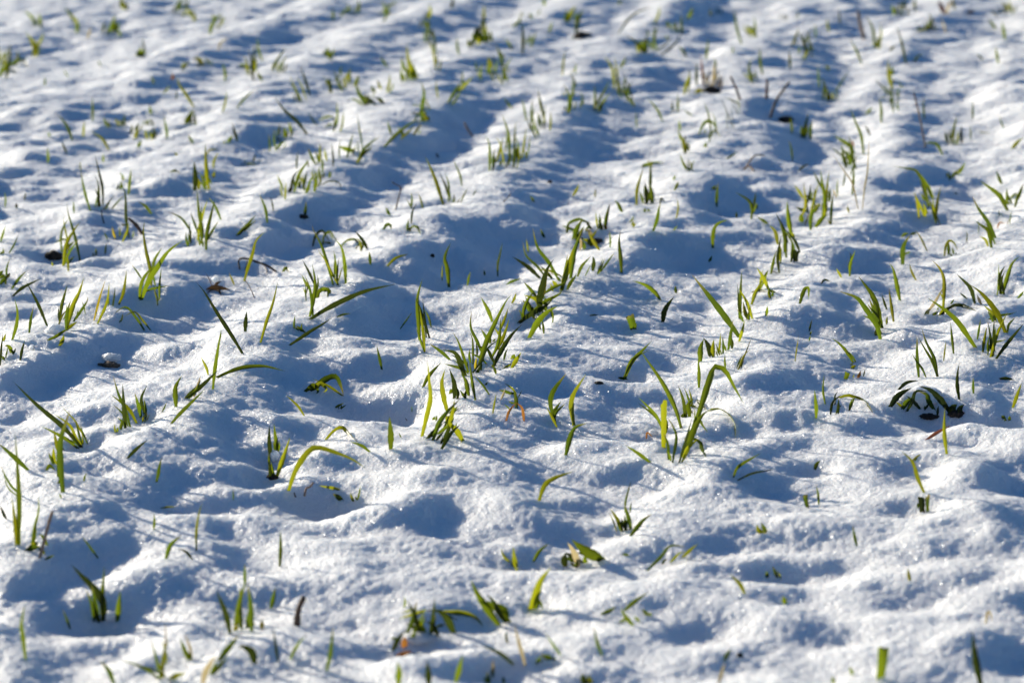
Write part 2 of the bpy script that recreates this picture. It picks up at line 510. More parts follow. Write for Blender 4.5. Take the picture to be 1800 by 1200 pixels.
# ---------------------------------------------------------------- the snow-covered field: one sheet out to the horizon
def build_snow():
    u = np.concatenate([-np.geomspace(3.0, .235, 60)[:-1], np.linspace(-.235, .235, QX), np.geomspace(.235, 3.0, 60)[1:]])
    yy = np.concatenate([np.linspace(-6, 1.9, 50)[:-1], np.geomspace(1.9, 9.0, QY), np.geomspace(9.0, 400.0, 90)[1:]])
    U, Y = np.meshgrid(u, yy)
    X = U * np.maximum(np.abs(Y), 1.5)
    H = height(X, Y)
    inside = (X > GX0 + .1) & (X < GX1 - .1) & (Y > GY0 + .1) & (Y < GY1 - .1)
    H = np.where(inside, H, 0.004 * sample(n_lump, ND, X * .2, Y * .2))
    V = np.stack([X, Y, H], -1).reshape(-1, 3)
    ny, nx = X.shape
    a = (np.arange(ny - 1)[:, None] * nx + np.arange(nx - 1)[None, :]).ravel()
    F = np.stack([a, a + 1, a + nx + 1, a + nx], -1)
    o = mesh_from("snow_ground", V, F, SNOW)
    o["kind"] = "structure"
    o["label"] = "uneven snow cover over the furrows of a field"
    return o
QX, QY = 900, 1050

# ---------------------------------------------------------------- what grows through the snow
# One line per plant: label | blade ; blade ...   A blade runs from its foot to its tip in quarter pixels
# of the survey tile it was measured in, then >full width and colour letters:
# (none) green, y yellowing, o orange, r red-brown, t straw, b brown, d dead dark, k green with shade painted in; c = snapped off blunt.
PLANTS = {}
PLANTS["A"] = """
dense blurred tuft with spread blades at the edge of the far field|45,550 70,430 75,300>30;0,540 60,440>36;20,440 60,330>24;60,470 120,440 130,350>30;60,470 160,420 200,480>26
forked tuft of two spreading blades just beyond the dense edge tuft|255,400 240,320 180,230>34;260,350 290,280 310,230>26
small three-bladed tuft beyond the forked tuft, in the far corner|240,180 235,100>22;285,190 270,90>28;240,150 200,100 165,80>24
short curved blade pair standing in the far corner past a dark hollow|525,150 490,90 450,50>30;540,220 545,150>30
slim straw blade leaning towards a pale crest in the far corner|610,270 645,190>22t
bushy little tuft with one broad tip, blurred, above a short dark stub tuft|785,220 800,130 825,115>34;850,260 830,190>24;760,240 755,200>22
short dark green stub tuft alone on open snow with one thin pale blade|1000,400 985,340>60;990,400 970,350>30;1020,370 1000,260>18
blurred tuft cut by the far edge of the picture above the stub tuft|880,70 860,10 840,-10>34;860,60 850,-30>20
broad blurred tuft with a bent leaf at the far edge beside a shaded dip|1370,150 1360,90>36;1250,90 1260,20 1320,-10>30;1300,60 1330,0>30;1220,80 1240,40>20
pale green tuft splitting in two at the tip on a far lit crest|1475,240 1490,180 1510,150 1520,100>34;1510,150 1490,100>24;1520,140 1560,90>20
low tuft of folded blades with a pale tip, half buried beside a blue hollow|1280,490 1340,430>26;1430,455 1400,420 1350,410>28y;1470,450 1440,410>20
upright tuft with a sideways blade on the far slope, beside the folded low tuft|1780,560 1770,430 1745,350>30;1740,500 1730,450>30;1735,465 1680,455>24;1800,500 1790,300>24
thin upright blade next to the upright tuft on the far slope|1580,570 1560,440>24
dark tan stalk leaning over a far blue hollow|1540,350 1560,300 1600,270>20t
long bent blade ending above a short fat leaf, far field|1365,750 1310,660 1260,590 1250,530>28
short fat dark leaf below the long bent blade|1310,870 1340,810 1360,770>50;1370,880 1365,780>24
broad curved blade arching out of the large far hollow|510,985 480,900 440,840 400,805>28
thin straight blade on the rim of the large far hollow|650,850 650,680>22
drooping blade bent over the lit crest before the large far hollow|770,1055 720,970 640,925>26
slender blade between the arching one and the drooping one|585,960 595,850>20
two short blades on the crest, tilted the same way|755,890 725,825>22;830,885 805,830>22
single stubby blade on the crest next to two short tilted ones|880,880 870,800>20
tiny blade tip at the shaded lip of the large far hollow|350,960 335,930>20
clump of dark blades beside a looped leaf|950,975 975,890>34;945,915 985,860>22
looped blade bent into an arch with both ends in the snow, far field|1025,880 1040,850 1070,860 1085,975>20;1035,975 1025,910>26;1085,975 1080,900>22
small fat blade in front of the looped arch|970,1035 990,985>30
upright blade standing alone past the looped arch|1170,975 1165,900 1150,815>24
pale short blade on a crest beyond the looped arch|1060,805 1050,740>26
leaning short blade on the far slope beside a crossing pair|1355,1010 1320,950>26
crossing pair of short blades on the far slope|1665,990 1650,930 1635,860>22;1600,995 1635,950>26
short curled blade on a crest before the drooping blade|335,1145 335,1035>24
slim tilted blade next to the short curled one|465,1075 430,990>20
tiny blade in the snow by a shaded ripple|725,1140 725,1080>20
thin blade tip on a bright crest near a forked group|570,1200 565,1130>12
slim upright blade half way to the long leaning one|1560,790 1585,700 1595,640>20
long thin blade leaning over a far blue hollow|1665,760 1720,690 1790,630>20
tiny orange-yellow leaf tip on far white snow|1210,560 1210,520>30o
small upright blade just past the orange tip|1080,590 1060,530>18
pale bent blade just before the orange tip|1150,660 1200,600>18
slim pale blade beside the long bent far blade|1240,700 1235,630>14
flat blade lying along the snow with a small upright beside it|1720,1155 1750,1150 1790,1150>12;1780,1140 1800,1080>16
small leaf tip in a shaded ripple before the crossing pair|1250,1090 1230,1070>20
faint blade tip alone on bright far snow|315,600 310,540>20
thin leaning blade alone on bright far snow|480,540 450,490>14
wispy blade by the stub tuft, on smooth snow|710,465 685,420>16
"""
PLANTS["B"] = """
broad bushy tuft of wide blades on the lit row crest, far field|1570,300 1560,220 1600,190>60;1600,290 1620,200>50;1660,290 1650,210>30;1520,330 1490,270>36;1605,190 1605,30>30;1590,300 1570,215>30
thin upright blade left over beside the broad bushy tuft|1430,385 1415,260>24
loose tuft of crossing blades before the broad bushy tuft|1740,470 1720,400 1690,310>28;1730,590 1760,470 1800,400>26;1650,480 1630,400>40;1580,560 1590,440>20;1800,350 1750,270>24;1560,500 1540,430>20;1770,570 1740,480>24
compact tuft of upright parallel blades on a far crest|1050,570 1010,480>26;1040,500 1025,400>30;1085,520 1065,400 1060,310>30;1130,555 1085,420>34;1110,550 1090,480>30;1070,570 1050,470>22
tilted blade just past the compact parallel tuft|920,470 870,400>24
slim bent blade on the row between two far tufts|1265,490 1245,370 1225,290>22;1215,300 1225,350>22
spread tuft of several blades beside a snow lump with dark grass|525,650 510,540>36;490,590 520,560>40;610,640 580,560 545,490>24;590,540 600,460>20;660,590 665,480>34;690,600 700,570>20
bushy tuft splaying leaves both ways on a lit crest|770,740 720,650 700,570>36;775,740 775,650>20;750,740 700,705 650,695>20;890,730 860,700 830,690>34;835,655 810,600>30;790,720 800,670>22
two thin upright blades behind the splaying tuft|870,620 850,560>24;920,650 940,520>20
big tuft with a long leaf trailing down into the blue trough|1160,850 1165,740 1180,650 1155,570>34;1210,850 1180,780>36;905,1035 1000,940 1090,870 1150,840>30;1110,950 1170,870>24;1165,745 1090,740>18;1225,775 1190,680>14
short two-bladed tuft below the trailing leaf|955,950 940,900 925,850>22
lone slanting tuft at the end of a shaded trough|1350,725 1400,650 1445,570>30;1450,600 1450,490>16;1470,600 1450,570>24
thin pale blade beside the slanting trough tuft|1280,690 1265,560>16
long slanting blade thickest at its middle, alone on a far slope|358,945 290,860 200,780 130,680>30
upright blade with a small side leaf on a far slope|545,920 570,850 570,720>22;540,830 510,820 430,850>20
short dark blade by a shaded ripple beside the long slanting one|430,880 370,790>16
row of several thin upright blades on a lit crest edge|95,1060 90,940>20;140,1050 130,900>20;165,950 170,870>22;215,970 205,915>28;150,1050 215,980>18;250,950 265,910>22;240,930 225,850>14
tall thin lone blade rising beside a pair that crosses low|750,1050 735,940 710,790>16
leaning pair of blades low on the snow beside the tall thin one|710,1145 750,1060 800,1010 875,955>26;715,1130 770,1040>20
upright narrow blade with a broad leaf lying across it|640,1110 660,1030 685,930>22;690,1065 630,1045 575,1025>44
slim slanting blade with a taller partner on a far slope|320,715 280,640 240,580>22;380,670 365,610 340,540 310,460>24
pair of narrow blades leaning together on a far slope|120,500 150,430 215,330>24;185,510 200,400>20
short curved leaf tip near the far field's tilted tuft|35,570 5,505>30
faint tall blade by a far blue dip|45,430 20,360 10,260>22
small dark tuft with three tips on a far bright slope|530,420 510,360 500,330>36;530,400 550,340>20;525,380 570,360>16
upright blade at the edge of a far blue dip|545,140 540,60>26
leaning blade at the edge of a far blue dip with a small companion|590,120 640,70 690,50>22;715,90 720,0>30
forked far tuft with one branch pointing along the row|910,150 915,80 880,0>24;925,60 960,30 1000,0>16;910,150 880,145>20
dark blurred blades in a far shaded hollow|1210,260 1200,150>30;1250,270 1240,200>36;1190,300 1180,200>20;1215,130 1215,30>28
upright far blade on the rim above the dark blurred blades|1375,60 1385,-20>30
thin blue-green blade in the shaded trough below the loose tuft|1800,760 1740,690>20
clump of upright blades behind a bent dark arch on a shaded crest|287,1190 290,1120 298,1060>18;265,1350 300,1230 345,1160 385,1110>26;420,1155 395,1110 365,1040>26;455,1140 455,1080 450,1005>24;500,1130 480,1040>20;540,1170 530,1000>18;437,1150 415,1060>24;330,1320 350,1240 362,1200>24;410,1345 415,1260 418,1200>28;350,1358 380,1280>26;305,1320 310,1260>20;455,1290 455,1200>22;515,1250 520,1200>24;230,1350 260,1310>30;265,1310 255,1230>16
"""
PLANTS["C"] = """
big sprawling bright tuft on the far row crest, densest at its base|920,370 880,300 800,250>26;910,360 900,280>34;950,360 930,290>30;990,350 960,290>24;1015,340 1005,180>28;1000,170 1035,40>22;1050,390 1150,310 1200,220>20;1160,230 1150,150>30;1190,230 1190,100>24;1230,130 1250,110 1275,50>36;1100,190 1090,150>30;890,370 870,310>26;930,370 915,270>28
dark leaf bent into an arch at the foot of the sprawling bright tuft|1230,400 1200,350 1160,330>26
long pale leaf arching over the lit snow past the sprawling tuft|750,240 820,140 900,80 1000,50>20
two-bladed far tuft over a dark hollow|400,150 420,90 450,40>36;450,200 480,110 500,70>40;430,270 500,220>36
blurred tuft at the picture's far edge on a bright crest, with a side blade|230,40 220,-10>30;75,380 75,250 65,150>30;0,190 50,150 60,90>24
thin leaning blade before the blurred far tuft|130,330 175,220>22
thin upright blade beside the two-bladed far tuft|260,230 280,150>22
dark leaf tip peeking over the far edge|750,30 770,0>30
branching tuft with one blade bent down, above a shaded trough|720,620 710,500 680,440 650,390>26;750,650 740,520 720,400>24;760,480 800,400>26;860,745 820,690 790,660>26
slanting pair beside the branching tuft|575,770 640,660 690,560>22;580,760 580,600>24;600,790 660,690>18
open tuft with thin curved tips, on the lit crest before the slanting pair|390,790 400,680 360,590>24;415,720 430,600 410,560>22;440,520 455,440>14;400,790 385,770>30;410,780 420,690>20
tall hair-thin blade rising from a shaded dip|355,530 360,460 375,350>20
short thin blade close to the open curved tuft|500,740 480,640>16
line of thin upright blades along the lit crest, before the open tuft|100,850 70,690>18;140,900 145,690>22;235,870 210,740 180,610>20;265,920 270,780>20;170,970 120,870>18;190,960 160,870>14
tall tuft of upright blades at the crest's end above a blue hollow|10,1180 20,1080 10,930>26;40,1120 40,1020>30;70,1120 100,900>20;30,1000 30,850>14;-160,1200 -160,1020 -190,950>26;-110,1140 -60,960>24;-20,1110 -25,950 -70,800>26;-130,1190 -120,1040>22
slim slanting blade on the lit edge before a wide blue trough|1060,855 1020,770 950,690>20
hair-thin blade standing in the wide blue trough|875,895 870,780>12
arched leaf like a small bridge with a slim stem through it|1325,915 1360,865 1400,860 1445,915>30;1400,940 1380,800 1345,710>18;1385,1000 1410,920>14
short stub of a blade under the small arched leaf|1365,1035 1365,1000>30
stiff upright blade with a leaning mate, past the stubble clump|1615,310 1580,180 1560,60>24
bent-over blade beside the stiff upright one|1725,260 1680,200 1620,180>28;1710,250 1710,180 1695,110>20
upright broad blade behind the reddish stalks|1760,520 1745,330>26
three-bladed tuft between the stubble clump and the upright broad blade|1700,580 1670,490 1685,400>24;1690,560 1620,510>14;1720,550 1710,490>16
pale tiny blade on bright snow above the three-bladed tuft|1550,375 1550,320>14
two thin pale blades side by side before the stubble clump|1130,780 1135,700>14;1160,780 1165,650>14
short flat leaf lying before the two thin pale blades|1270,810 1210,770>16
short vee of two stout blades with a thin tip above|1220,1080 1205,1000 1180,940>36;1235,1060 1240,990>24;1180,920 1172,840>20
slim vee of two blades just before the stout vee|1220,1190 1195,1130 1180,1080>20;1250,1200 1285,1120>16
flat-lying leaf with a leaning stem, near the slim vee|970,1200 972,1130>20;930,1160 1000,1150 1070,1140>24
tiny dark leaf lying by a tan twig|1510,1115 1590,1065>20
thin trailing blades hanging down from the stubble clump|1550,900 1500,760 1460,680>10;1610,740 1540,700 1480,690>14
far thin pair of blades at a shaded edge|1450,100 1440,50>16;1390,110 1400,60>16
"""
PLANTS["D"] = """
tall tuft of bright crossing blades with an orange tip|610,1180 590,1080 570,950>30;545,1170 520,1010>28;580,1040 540,1010 455,945>22;600,1030 590,980>20o;590,1365 600,1200 610,1150>20;565,1160 560,1050>22
long slanting blade rising beside the bright crossing tuft|670,1085 650,950 610,850 580,760>26
thin blade with a dark kink beside the bright crossing tuft|715,950 700,910 680,880>20
dark green leaf bent like a hook at the foot of the tall red-brown stem|1225,1085 1190,1020 1140,1005 1090,1012>26
small group of three upright blades on bright snow|1265,1010 1245,920>22;1305,1000 1310,900 1335,810>24;1365,1005 1360,880>26
hair-thin pale blade next to the group of three|1425,980 1420,880>12
broad dark leaf leaning in from the picture's edge|1715,1045 1750,1000 1795,965>32
flat leaf lying on bright snow near the group of three|1480,930 1565,935>16
thin upright blade on lit snow past the flat lying leaf|1440,840 1438,710>18
faint blade on lit snow next to a grey ripple|1655,900 1630,810>14
faint upright blade beyond the tall red-brown stem|1100,840 1095,680>18
dark leaf curled in a small hollow|690,805 720,770 740,760>26
short upright pair beside the curled dark leaf|800,860 800,760 780,685>26
spindly tuft of thin branching blades on the lit crest|880,790 870,700 860,600>20;915,690 930,600>14;850,660 800,610 750,560>16;880,720 840,690>12;950,620 910,560>14
pair of stout upright blades above the spindly tuft|870,620 850,540 845,420>36;880,530 870,460>24
bent leaf hooked over on the crest behind the stout pair|850,360 880,330 905,320>24
long slim blade standing on the lit crest|970,450 945,320 905,180>24
bowed small leaf beside the long slim crest blade|1025,440 1050,400 1090,385>22
slim slanting blade alone on white snow|660,450 630,370 575,270>22
two-bladed tuft behind the slim slanting blade|745,330 735,210 690,110>26;780,340 770,250>24
bushy far tuft with a bright kinked base|170,330 210,230 215,190>24;270,390 250,290 210,230>30;310,360 260,350>30;300,280 280,250>20;250,420 290,350>24
upright narrow blade before the bushy kinked tuft|155,480 150,350>24
thin upright blade on a far lit edge|430,220 420,130>22
pale blade near the bushy kinked tuft|335,260 330,170>14
dark upright blades in the shaded hollow|390,700 400,600 375,540>26;440,710 410,600>20;465,710 450,640>22
thin leaning blade over the shaded hollow|480,640 520,570 570,500>14
thin upright blade behind the shaded hollow|365,620 355,560 350,450>16
short leaf tip in the shade beyond the hollow|430,490 400,460>26
slim bent blade before the dark hole|170,940 165,880 155,820>22
pair of dark stout blades in the furrow's shade|245,950 265,880 285,790>26;300,975 310,850>32
dark slim blade standing in the blue furrow|175,1130 165,1050 145,980>18
dark leaf leaning low in the furrow near the dark slim blade|220,1195 250,1170 290,1150>20
yellow-green bushy tuft on the bright far crest|1130,210 1160,150 1130,90>30;1050,220 1090,205 1130,195>24y;1140,200 1170,140>22;1120,210 1100,150>20
row of dark tufts at the far picture edge in shade|950,60 960,0>40;1030,50 1040,0>30;880,110 870,30>24;990,110 990,50>16
upright blade at a dark dip near the picture's corner|1665,275 1645,150>30
leaning blade at the same corner dip|1600,205 1550,130>26
far corner pair of blades cut by the picture edge|1720,95 1690,0>26;1680,70 1640,10>22;1610,110 1560,70>20
stout blade alone on bright snow near the picture's edge|1620,445 1610,380 1595,330>26
short dark leaf beside the stout edge blade|1510,420 1465,380>20
pale thin blade on the far lit ridge|505,170 500,60>18
pale pair of blades on the far slope|110,140 120,90>14;215,130 205,70>14
"""
PLANTS["E"] = """
dense little tuft topped by a yellow bent tip|1370,140 1375,60 1365,-70>40;1470,130 1460,60 1450,-100 1445,-190>32;1450,130 1430,70 1400,10>20;1500,50 1510,0>30;1455,-110 1480,-145 1545,-150>16y;1500,-20 1540,-130>22;1395,130 1380,40>28
tall single blade leaning out, beside a thin group with tapering tips|632,280 600,180 580,90 568,-5>20
thin group of three upright blades with tapering tips|695,255 690,100 662,25>18;725,240 722,120 700,20 667,-115>20;690,250 685,150>14
dull brownish slanting pair in front of the thin group|725,275 770,215 810,165>12t;785,270 830,215 870,175>14
tall upright blade crossing a short leaf above the dark twig|905,470 885,330 880,170 848,75>22;862,498 895,420 905,365>18;895,390 850,375>16
slim blade beside the tall crossing one|905,165 912,70 922,-15>22
short broad leaf tip with a dark foot|840,130 850,105 850,75>24;870,60 840,10>16
small faint blade at a shadow's edge before the leaning tall single blade|520,298 515,210>14
yellow blade standing among tiny green tips|812,480 800,430 788,390>18Y
short green tip next to the yellow one|842,470 840,390>12
short slanting tip before the yellow one|755,485 730,430>12
isolated short blade on smooth snow before the yellow one|740,585 750,505>14
two tiny green tips side by side on smooth snow|675,598 672,540>10;662,600 655,570>8
thin pale blade on the near-white slope|170,210 178,150>14
faint pale blade at the picture's edge on the slope|35,255 32,145>12
tiny broad leaf tip on the slope between two pale blades|118,262 118,225>20
tall crossing pair with a twisted leaf next to the dark clod|565,635 530,470 480,300 470,235>22;445,668 470,520 530,410 568,355>28;480,708 475,620 465,570>18;470,560 480,540 525,495>24;475,490 440,480 385,505>16
tiny stub poking out under the dark clod|372,668 362,640>14
slim upright blade cut by the picture's edge|0,500 20,440 40,385>18
slim leaning blade near the picture's edge on a crest|65,580 100,520 130,450>14
fat short leaf stub at the picture's edge|0,585 20,575 22,545>24
leafy clump at the picture's edge with one tall thin blade|45,760 50,680 72,615>16;0,800 30,770 65,740>30;0,740 25,700>30;40,795 30,750 5,715>24
short dark leaf leaning beside the leafy edge clump|82,832 130,760 190,702>22
long dark leaf lying low before the leafy edge clump|92,882 150,830 220,790 292,757>24
slender slanting blade standing over a snow lump|330,1090 270,950 220,850 182,780>24
leafy tuft growing over a snow-capped dark base|425,1040 445,930 475,800>26;470,1120 490,1040 520,940 560,850 590,750>36;410,1100 440,1020 480,965>14y;512,1060 555,1000 610,920 617,880>22;600,1005 570,910>10;470,1120 490,1100 545,1060>26;340,1190 400,1165 450,1130 505,1100>24;420,1230 440,1190 450,1150>30
upright broad blade kinked at mid height near the picture's edge|80,1190 110,1080 120,990 103,900>26
short upright blade beside the kinked one|205,1140 215,1040 235,950>22
stub of a blade at the picture's edge beside the kinked one|20,1200 40,1145>20
tall yellow blade with an orange foot|655,1055 690,920 742,765>18Y
tall green blade leaning beside the yellow one with an orange foot|685,1075 745,930 768,785>22
slim straight blade behind the leaning green one|788,948 808,815>12;760,950 765,890>10
slender curved blade on the hollow's rim, tallest of its small row|835,942 865,860 890,695>24
dark leaf bent like an elbow inside the shaded rim|1015,1125 960,1040 885,960 800,1005>20;850,1060 865,1000>14
large spreading plant rooted in a dark hole, its biggest leaf leaning far out|990,910 1040,780 1110,670 1180,570 1285,490>40;1065,810 1060,700 1030,560 1010,430 1018,345>26;1070,700 1090,620 1140,540>22;1020,850 1080,825 1190,808>18
small slanting blade on the hollow's far rim|995,760 960,710 925,660>14
thin dark upright blades in the hollow beside the large spreading plant|1122,905 1125,790 1135,680>18;1110,950 1105,880 1082,830>12
tall vee-shaped plant of long blades with short ones at its foot|1415,510 1425,430 1400,300 1385,130>26;1450,555 1455,460 1480,340 1515,190>28;1455,500 1490,430 1535,355>20;1340,510 1335,440 1332,360>18;1322,530 1310,480 1308,430>18;1390,435 1370,370 1340,290>18
drooping leaf arching away from the vee-shaped plant|1345,440 1325,400 1270,330 1180,287>18
slanting blade behind the vee-shaped plant|1555,345 1515,250 1460,180>20
two dark leaves lying slantwise by a shaded trough|1665,455 1730,390 1800,310>26;1690,440 1740,400 1800,345>20
single curved leaf tip on smooth snow behind the dark twig|1065,305 1020,250 970,220>22
tall blade rising past the end of the brown dry twig|1718,775 1740,690 1775,580 1800,490 1868,425>26
very long blade slanting across the lit ridge|1710,1285 1620,1130 1530,990 1440,850 1380,785>30
short broad lance-shaped leaf standing alone on the lit ridge|1725,1130 1728,1070 1735,985>32
short yellow blade next to the dead curled leaf|1645,800 1625,755 1610,715>14y
thin dark blade tip low on the lit ridge|1545,1200 1555,1120>10
dark rolled leaf in a shaded ripple by the tall yellow-tipped tuft|1200,10 1230,0 1270,20>26
"""
PLANTS["F"] = """
slim blade with a tiny one beside it at a furrow's edge|80,365 70,280 45,210 22,165>22
tiny thin blade by the furrow's edge|118,280 110,220 103,180>12
lone dark leaf standing in a deep little hole|345,325 350,270 352,215>24
thin blade in front of the clump of upright blades|205,200 208,80>16;190,130 165,70 145,25>16
dark arch bent down beside the clump of upright blades|460,100 520,75 580,85 605,140>14
group of long blades topped by a hooked leaf, on a lit hummock|545,805 510,670 460,520 400,410 397,380>24;630,795 620,650 600,540 555,485>28;555,765 552,660 562,570>12;570,805 575,690 585,605>14
leaf folded over in a hoop behind the long-bladed group|400,532 420,460 465,422 500,470 525,512>20;530,512 500,505 470,505>16
arched leaf with a slanting blade in front of it|600,530 640,490 700,485 730,540>18;780,550 740,480 690,420>24;738,565 735,510 705,465>16
upright forked blades above the long flat leaf|380,1025 410,900 420,780 395,650>28;410,800 375,720 325,625>20
slim pair of short blades next to the forked ones|370,832 345,780 320,728>20;355,915 350,850 348,790>12
long broad leaf lying out over the snow with a snow crumb at its foot|380,1045 470,985 620,905 780,840 980,797>38
round folded leaf tip half sunk in the snow|440,890 455,850 500,852 502,890>38
small folded leaf tip at the end of the brown dry twig|190,710 210,685 235,712>26
tall slender blade alone on the lit slope before the folded leaf tips|32,1210 75,1060 120,930 155,775>24
dark short leaves in the shade under the long broad leaf|270,1110 275,1015>16;345,1140 300,1100 280,1090>24
long leaf lying slantwise below the dark short leaves|235,1225 380,1130 450,1090 540,1030>26
small dark leaf tip lying in shade beyond the slantwise leaf|570,1030 620,1012 668,1003>16
thin pale blade leaning in the trough's shade|1015,1112 1060,1050 1100,990>12
bundle of upright blades standing at the head of the trough|1155,1190 1150,1050 1140,900 1170,760>32;1185,1270 1175,1120 1150,950>24;1220,1175 1185,1060 1150,950 1118,900>22;1230,1100 1210,1030 1182,968>16
strong twisted blade standing alone in the trough's shade|1358,818 1350,690 1332,610 1370,505>34
hair-thin blade beside the strong twisted one|1310,770 1312,655>12
short blade on the lit lip of the trough|1488,805 1495,750 1510,707>18
tiny tip on the lit lip of the trough|1608,735 1603,695>16
wavy thin blade at the trough's lip|1700,745 1700,660 1715,590 1735,500>16
short stout blade on top of the lit hummock|805,660 800,610 795,565>24
leaf leaning low out of the hummock's shaded side|925,670 985,620 1075,587>22
short blade and thin tip near the twig-tipped stalk|1090,268 1090,150>16;1175,265 1160,200 1138,150>14
small broad leaf tip in the snow under the twig-tipped stalk|940,312 912,258>24
small hooped leaf on the crest|895,415 920,380 945,385 950,420>24
upright blade with a drooping side leaf on the crest|1068,425 1075,335>18;1075,425 1100,390 1140,400 1160,450>18;1090,370 1100,290 1130,230>16
long slanting blade on the crest with a slim follower|1320,238 1280,110 1245,20 1190,-100>28;1362,205 1335,110 1290,10>16
slender blade beyond the long slanting crest blade|1448,108 1440,50 1420,-5 1385,-75>18
tiny blades in a row near the slender crest blade|1392,220 1395,160>12;1440,225 1465,170 1490,120>12;1525,175 1555,130>10
large bright plant of many crossing blades, the thickest in the middle of the field|1365,1330 1300,1270 1215,1212>26;1465,1445 1440,1360 1400,1280 1310,1258>40;1490,1420 1450,1290 1420,1200 1385,1135>22;1480,1440 1450,1390 1390,1370 1322,1355>24;1545,1610 1520,1460 1500,1330>24;1500,1580 1480,1480 1440,1420>34;1560,1420 1600,1270 1640,1160 1750,930 1800,870>38;1510,1350 1505,1250>20;1555,1310 1545,1200>16;1600,1300 1555,1200 1510,1100 1515,985>24;1660,1060 1630,980 1580,885>30;1665,1380 1720,1280 1790,1170 1870,1080>36;1660,1310 1700,1230 1720,1140 1720,1030>26;1700,1260 1750,1140 1780,1040>26;1740,1390 1800,1350>20;1640,1575 1590,1500 1530,1430>16;1545,1400 1550,1310>22Y;1580,1400 1570,1290>26;1800,1385 1830,1330 1865,1275>34;1800,1320 1820,1290>36
"""
PLANTS["G"] = """
upright blades in a tight row on the crest, one tall and pale-tipped|945,235 945,150 935,80>26;970,160 972,60 975,-70>24;990,230 985,150 975,100>38;950,230 965,150>20
slim wavy blade beside the tight crest row|875,240 880,130 915,10 920,-20>24
small dark loop of leaf by the tight crest row|1040,230 1050,195 1080,225>16
short slanting blade by a snow crumb|430,178 470,95>22
tiny yellow-green tip on the sunny crest|585,185 590,125>14y
short tip at the trough's bend|155,220 130,175>18
upright blade with an orange-streaked foot|660,410 662,340 690,225>28;658,412 661,335>22o
slanting blade tip beyond the orange-footed blade|780,290 750,235 720,210>28
short pair of blades in front of the orange-footed blade|630,415 605,345>26;600,400 590,290>14
thin wavy blade beside the bushy half-buried tuft|690,540 690,480 685,420>14
bushy half-buried tuft with an arching leaf and mixed yellow blades|390,420 400,370 470,340 500,350 575,380>24;430,480 460,400 500,340>40;470,480 490,420 510,390>30;615,555 570,480 530,420>30y;440,425 395,400 350,385>18;560,410 520,360>24;575,500 550,430 500,410>24t;510,550 490,490>30;560,530 540,500 500,480>36;480,550 470,470>24t
pair of tall twisted blades standing close together on the crest|345,840 375,720 415,590 440,520>44;415,755 430,640 450,540 500,400>38
two long blades crossing behind the yellow-leaved tuft|195,755 120,690 0,605>32;325,765 260,650 180,540 145,400>28
hair-thin blade in the blue trough behind the crossing blades|115,575 100,480>14
short tip on the trough's far edge behind the crossing blades|230,470 200,408>22
row of short blades fanning out beside the tall twisted pair|460,745 490,670 555,600>24;568,700 572,630 565,600>32;605,725 650,610>12;625,710 680,630 725,570>16
strong upright blade with a twist, beside a shaded hummock|770,720 765,600 755,500 762,425>30
large tuft with a bright yellow leaf and two broad leaves sprawling forward|190,1000 180,900 210,780 250,680 298,620>48;215,900 240,760 260,680>30Y;175,890 130,830 80,780>26;45,1070 120,1010 230,950 290,900>38;120,1175 180,1060 250,990 325,950>46;120,990 100,940 75,910>28;190,960 170,900 80,875>30;225,1145 220,1080 210,1040>18;285,1065 270,960>14;160,1040 130,960 90,880>26;355,745 280,705 170,690>16;285,845 265,790>16;315,815 280,770>30;250,690 275,710 290,740>14t;240,980 230,880>26
short leaf lying at the trough edge near the yellow-leaved tuft|-35,800 0,780 70,757>20
tiny pair of leaf tips beside the yellow-leaved tuft|0,930 30,855>20
drooping leaf reaching over the hummock's lit brow|1050,910 1010,850 940,800 848,773>32
short pointed tip on the lit brow|1155,860 1150,805>24
curved broad blade in front of the pointed tip|1060,1065 1080,980 1140,885>40
snapped-off blunt blade with snow on top|850,1115 840,1060 828,1010>58c;870,1100 855,1050>20
flat dark leaf lying in the hummock's shade|548,1018 610,1013>12
slender blade standing on the crest above the shaded hummock|985,425 1010,350 1030,270 1045,220>28
two tiny leaf tips by a crumb on the crest|930,290 935,265>20;970,285 950,270>20
thin yellowish blade on the crest slope|1155,335 1160,195>14y
tiny forked blades on the crest|850,398 845,345>16;830,360 858,315>12
tiny slanting tip on the shaded slope|1135,418 1165,385>12
blade bent over at its top like a walking stick|1412,545 1412,470 1425,400 1460,365 1520,345>30
small leaf tip in front of the walking-stick blade|1385,640 1405,595>20
dark blades standing in a shaded hole|1438,245 1440,170 1450,85>24;1405,130 1440,105>20
forked blades with one bent sideways, past the shaded hole|1685,340 1690,260 1665,205 1570,150>22;1690,270 1705,210 1715,150>20
tiny dark tip near the forked blades|1580,330 1578,285>16
leaf tip leaning into the row of tall blades|1800,375 1760,345 1720,322>22
small slanting leaf on the sunlit crest|1145,135 1170,75>24
tiny leaf tip behind the small slanting one|1135,65 1150,30>20
very long straight leaf slanting across shaded snow to a group of blades|1600,1170 1500,1030 1400,900 1265,730>46
tuft of three upright blades with feathery ice at its foot|1610,1010 1605,900 1615,700>24;1690,1040 1650,930 1595,830>26;1665,1045 1640,980 1625,920>30;1625,1060 1600,1010 1585,975>22
crossing blades rising from a snow-covered dark tuft|1690,940 1720,850 1765,770>28;1800,830 1760,740 1720,680>30;1770,770 1800,700>16;1690,855 1740,845 1800,850>22
small green leaf edge in front of the snow-covered dark tuft|1785,1020 1795,950>24
"""
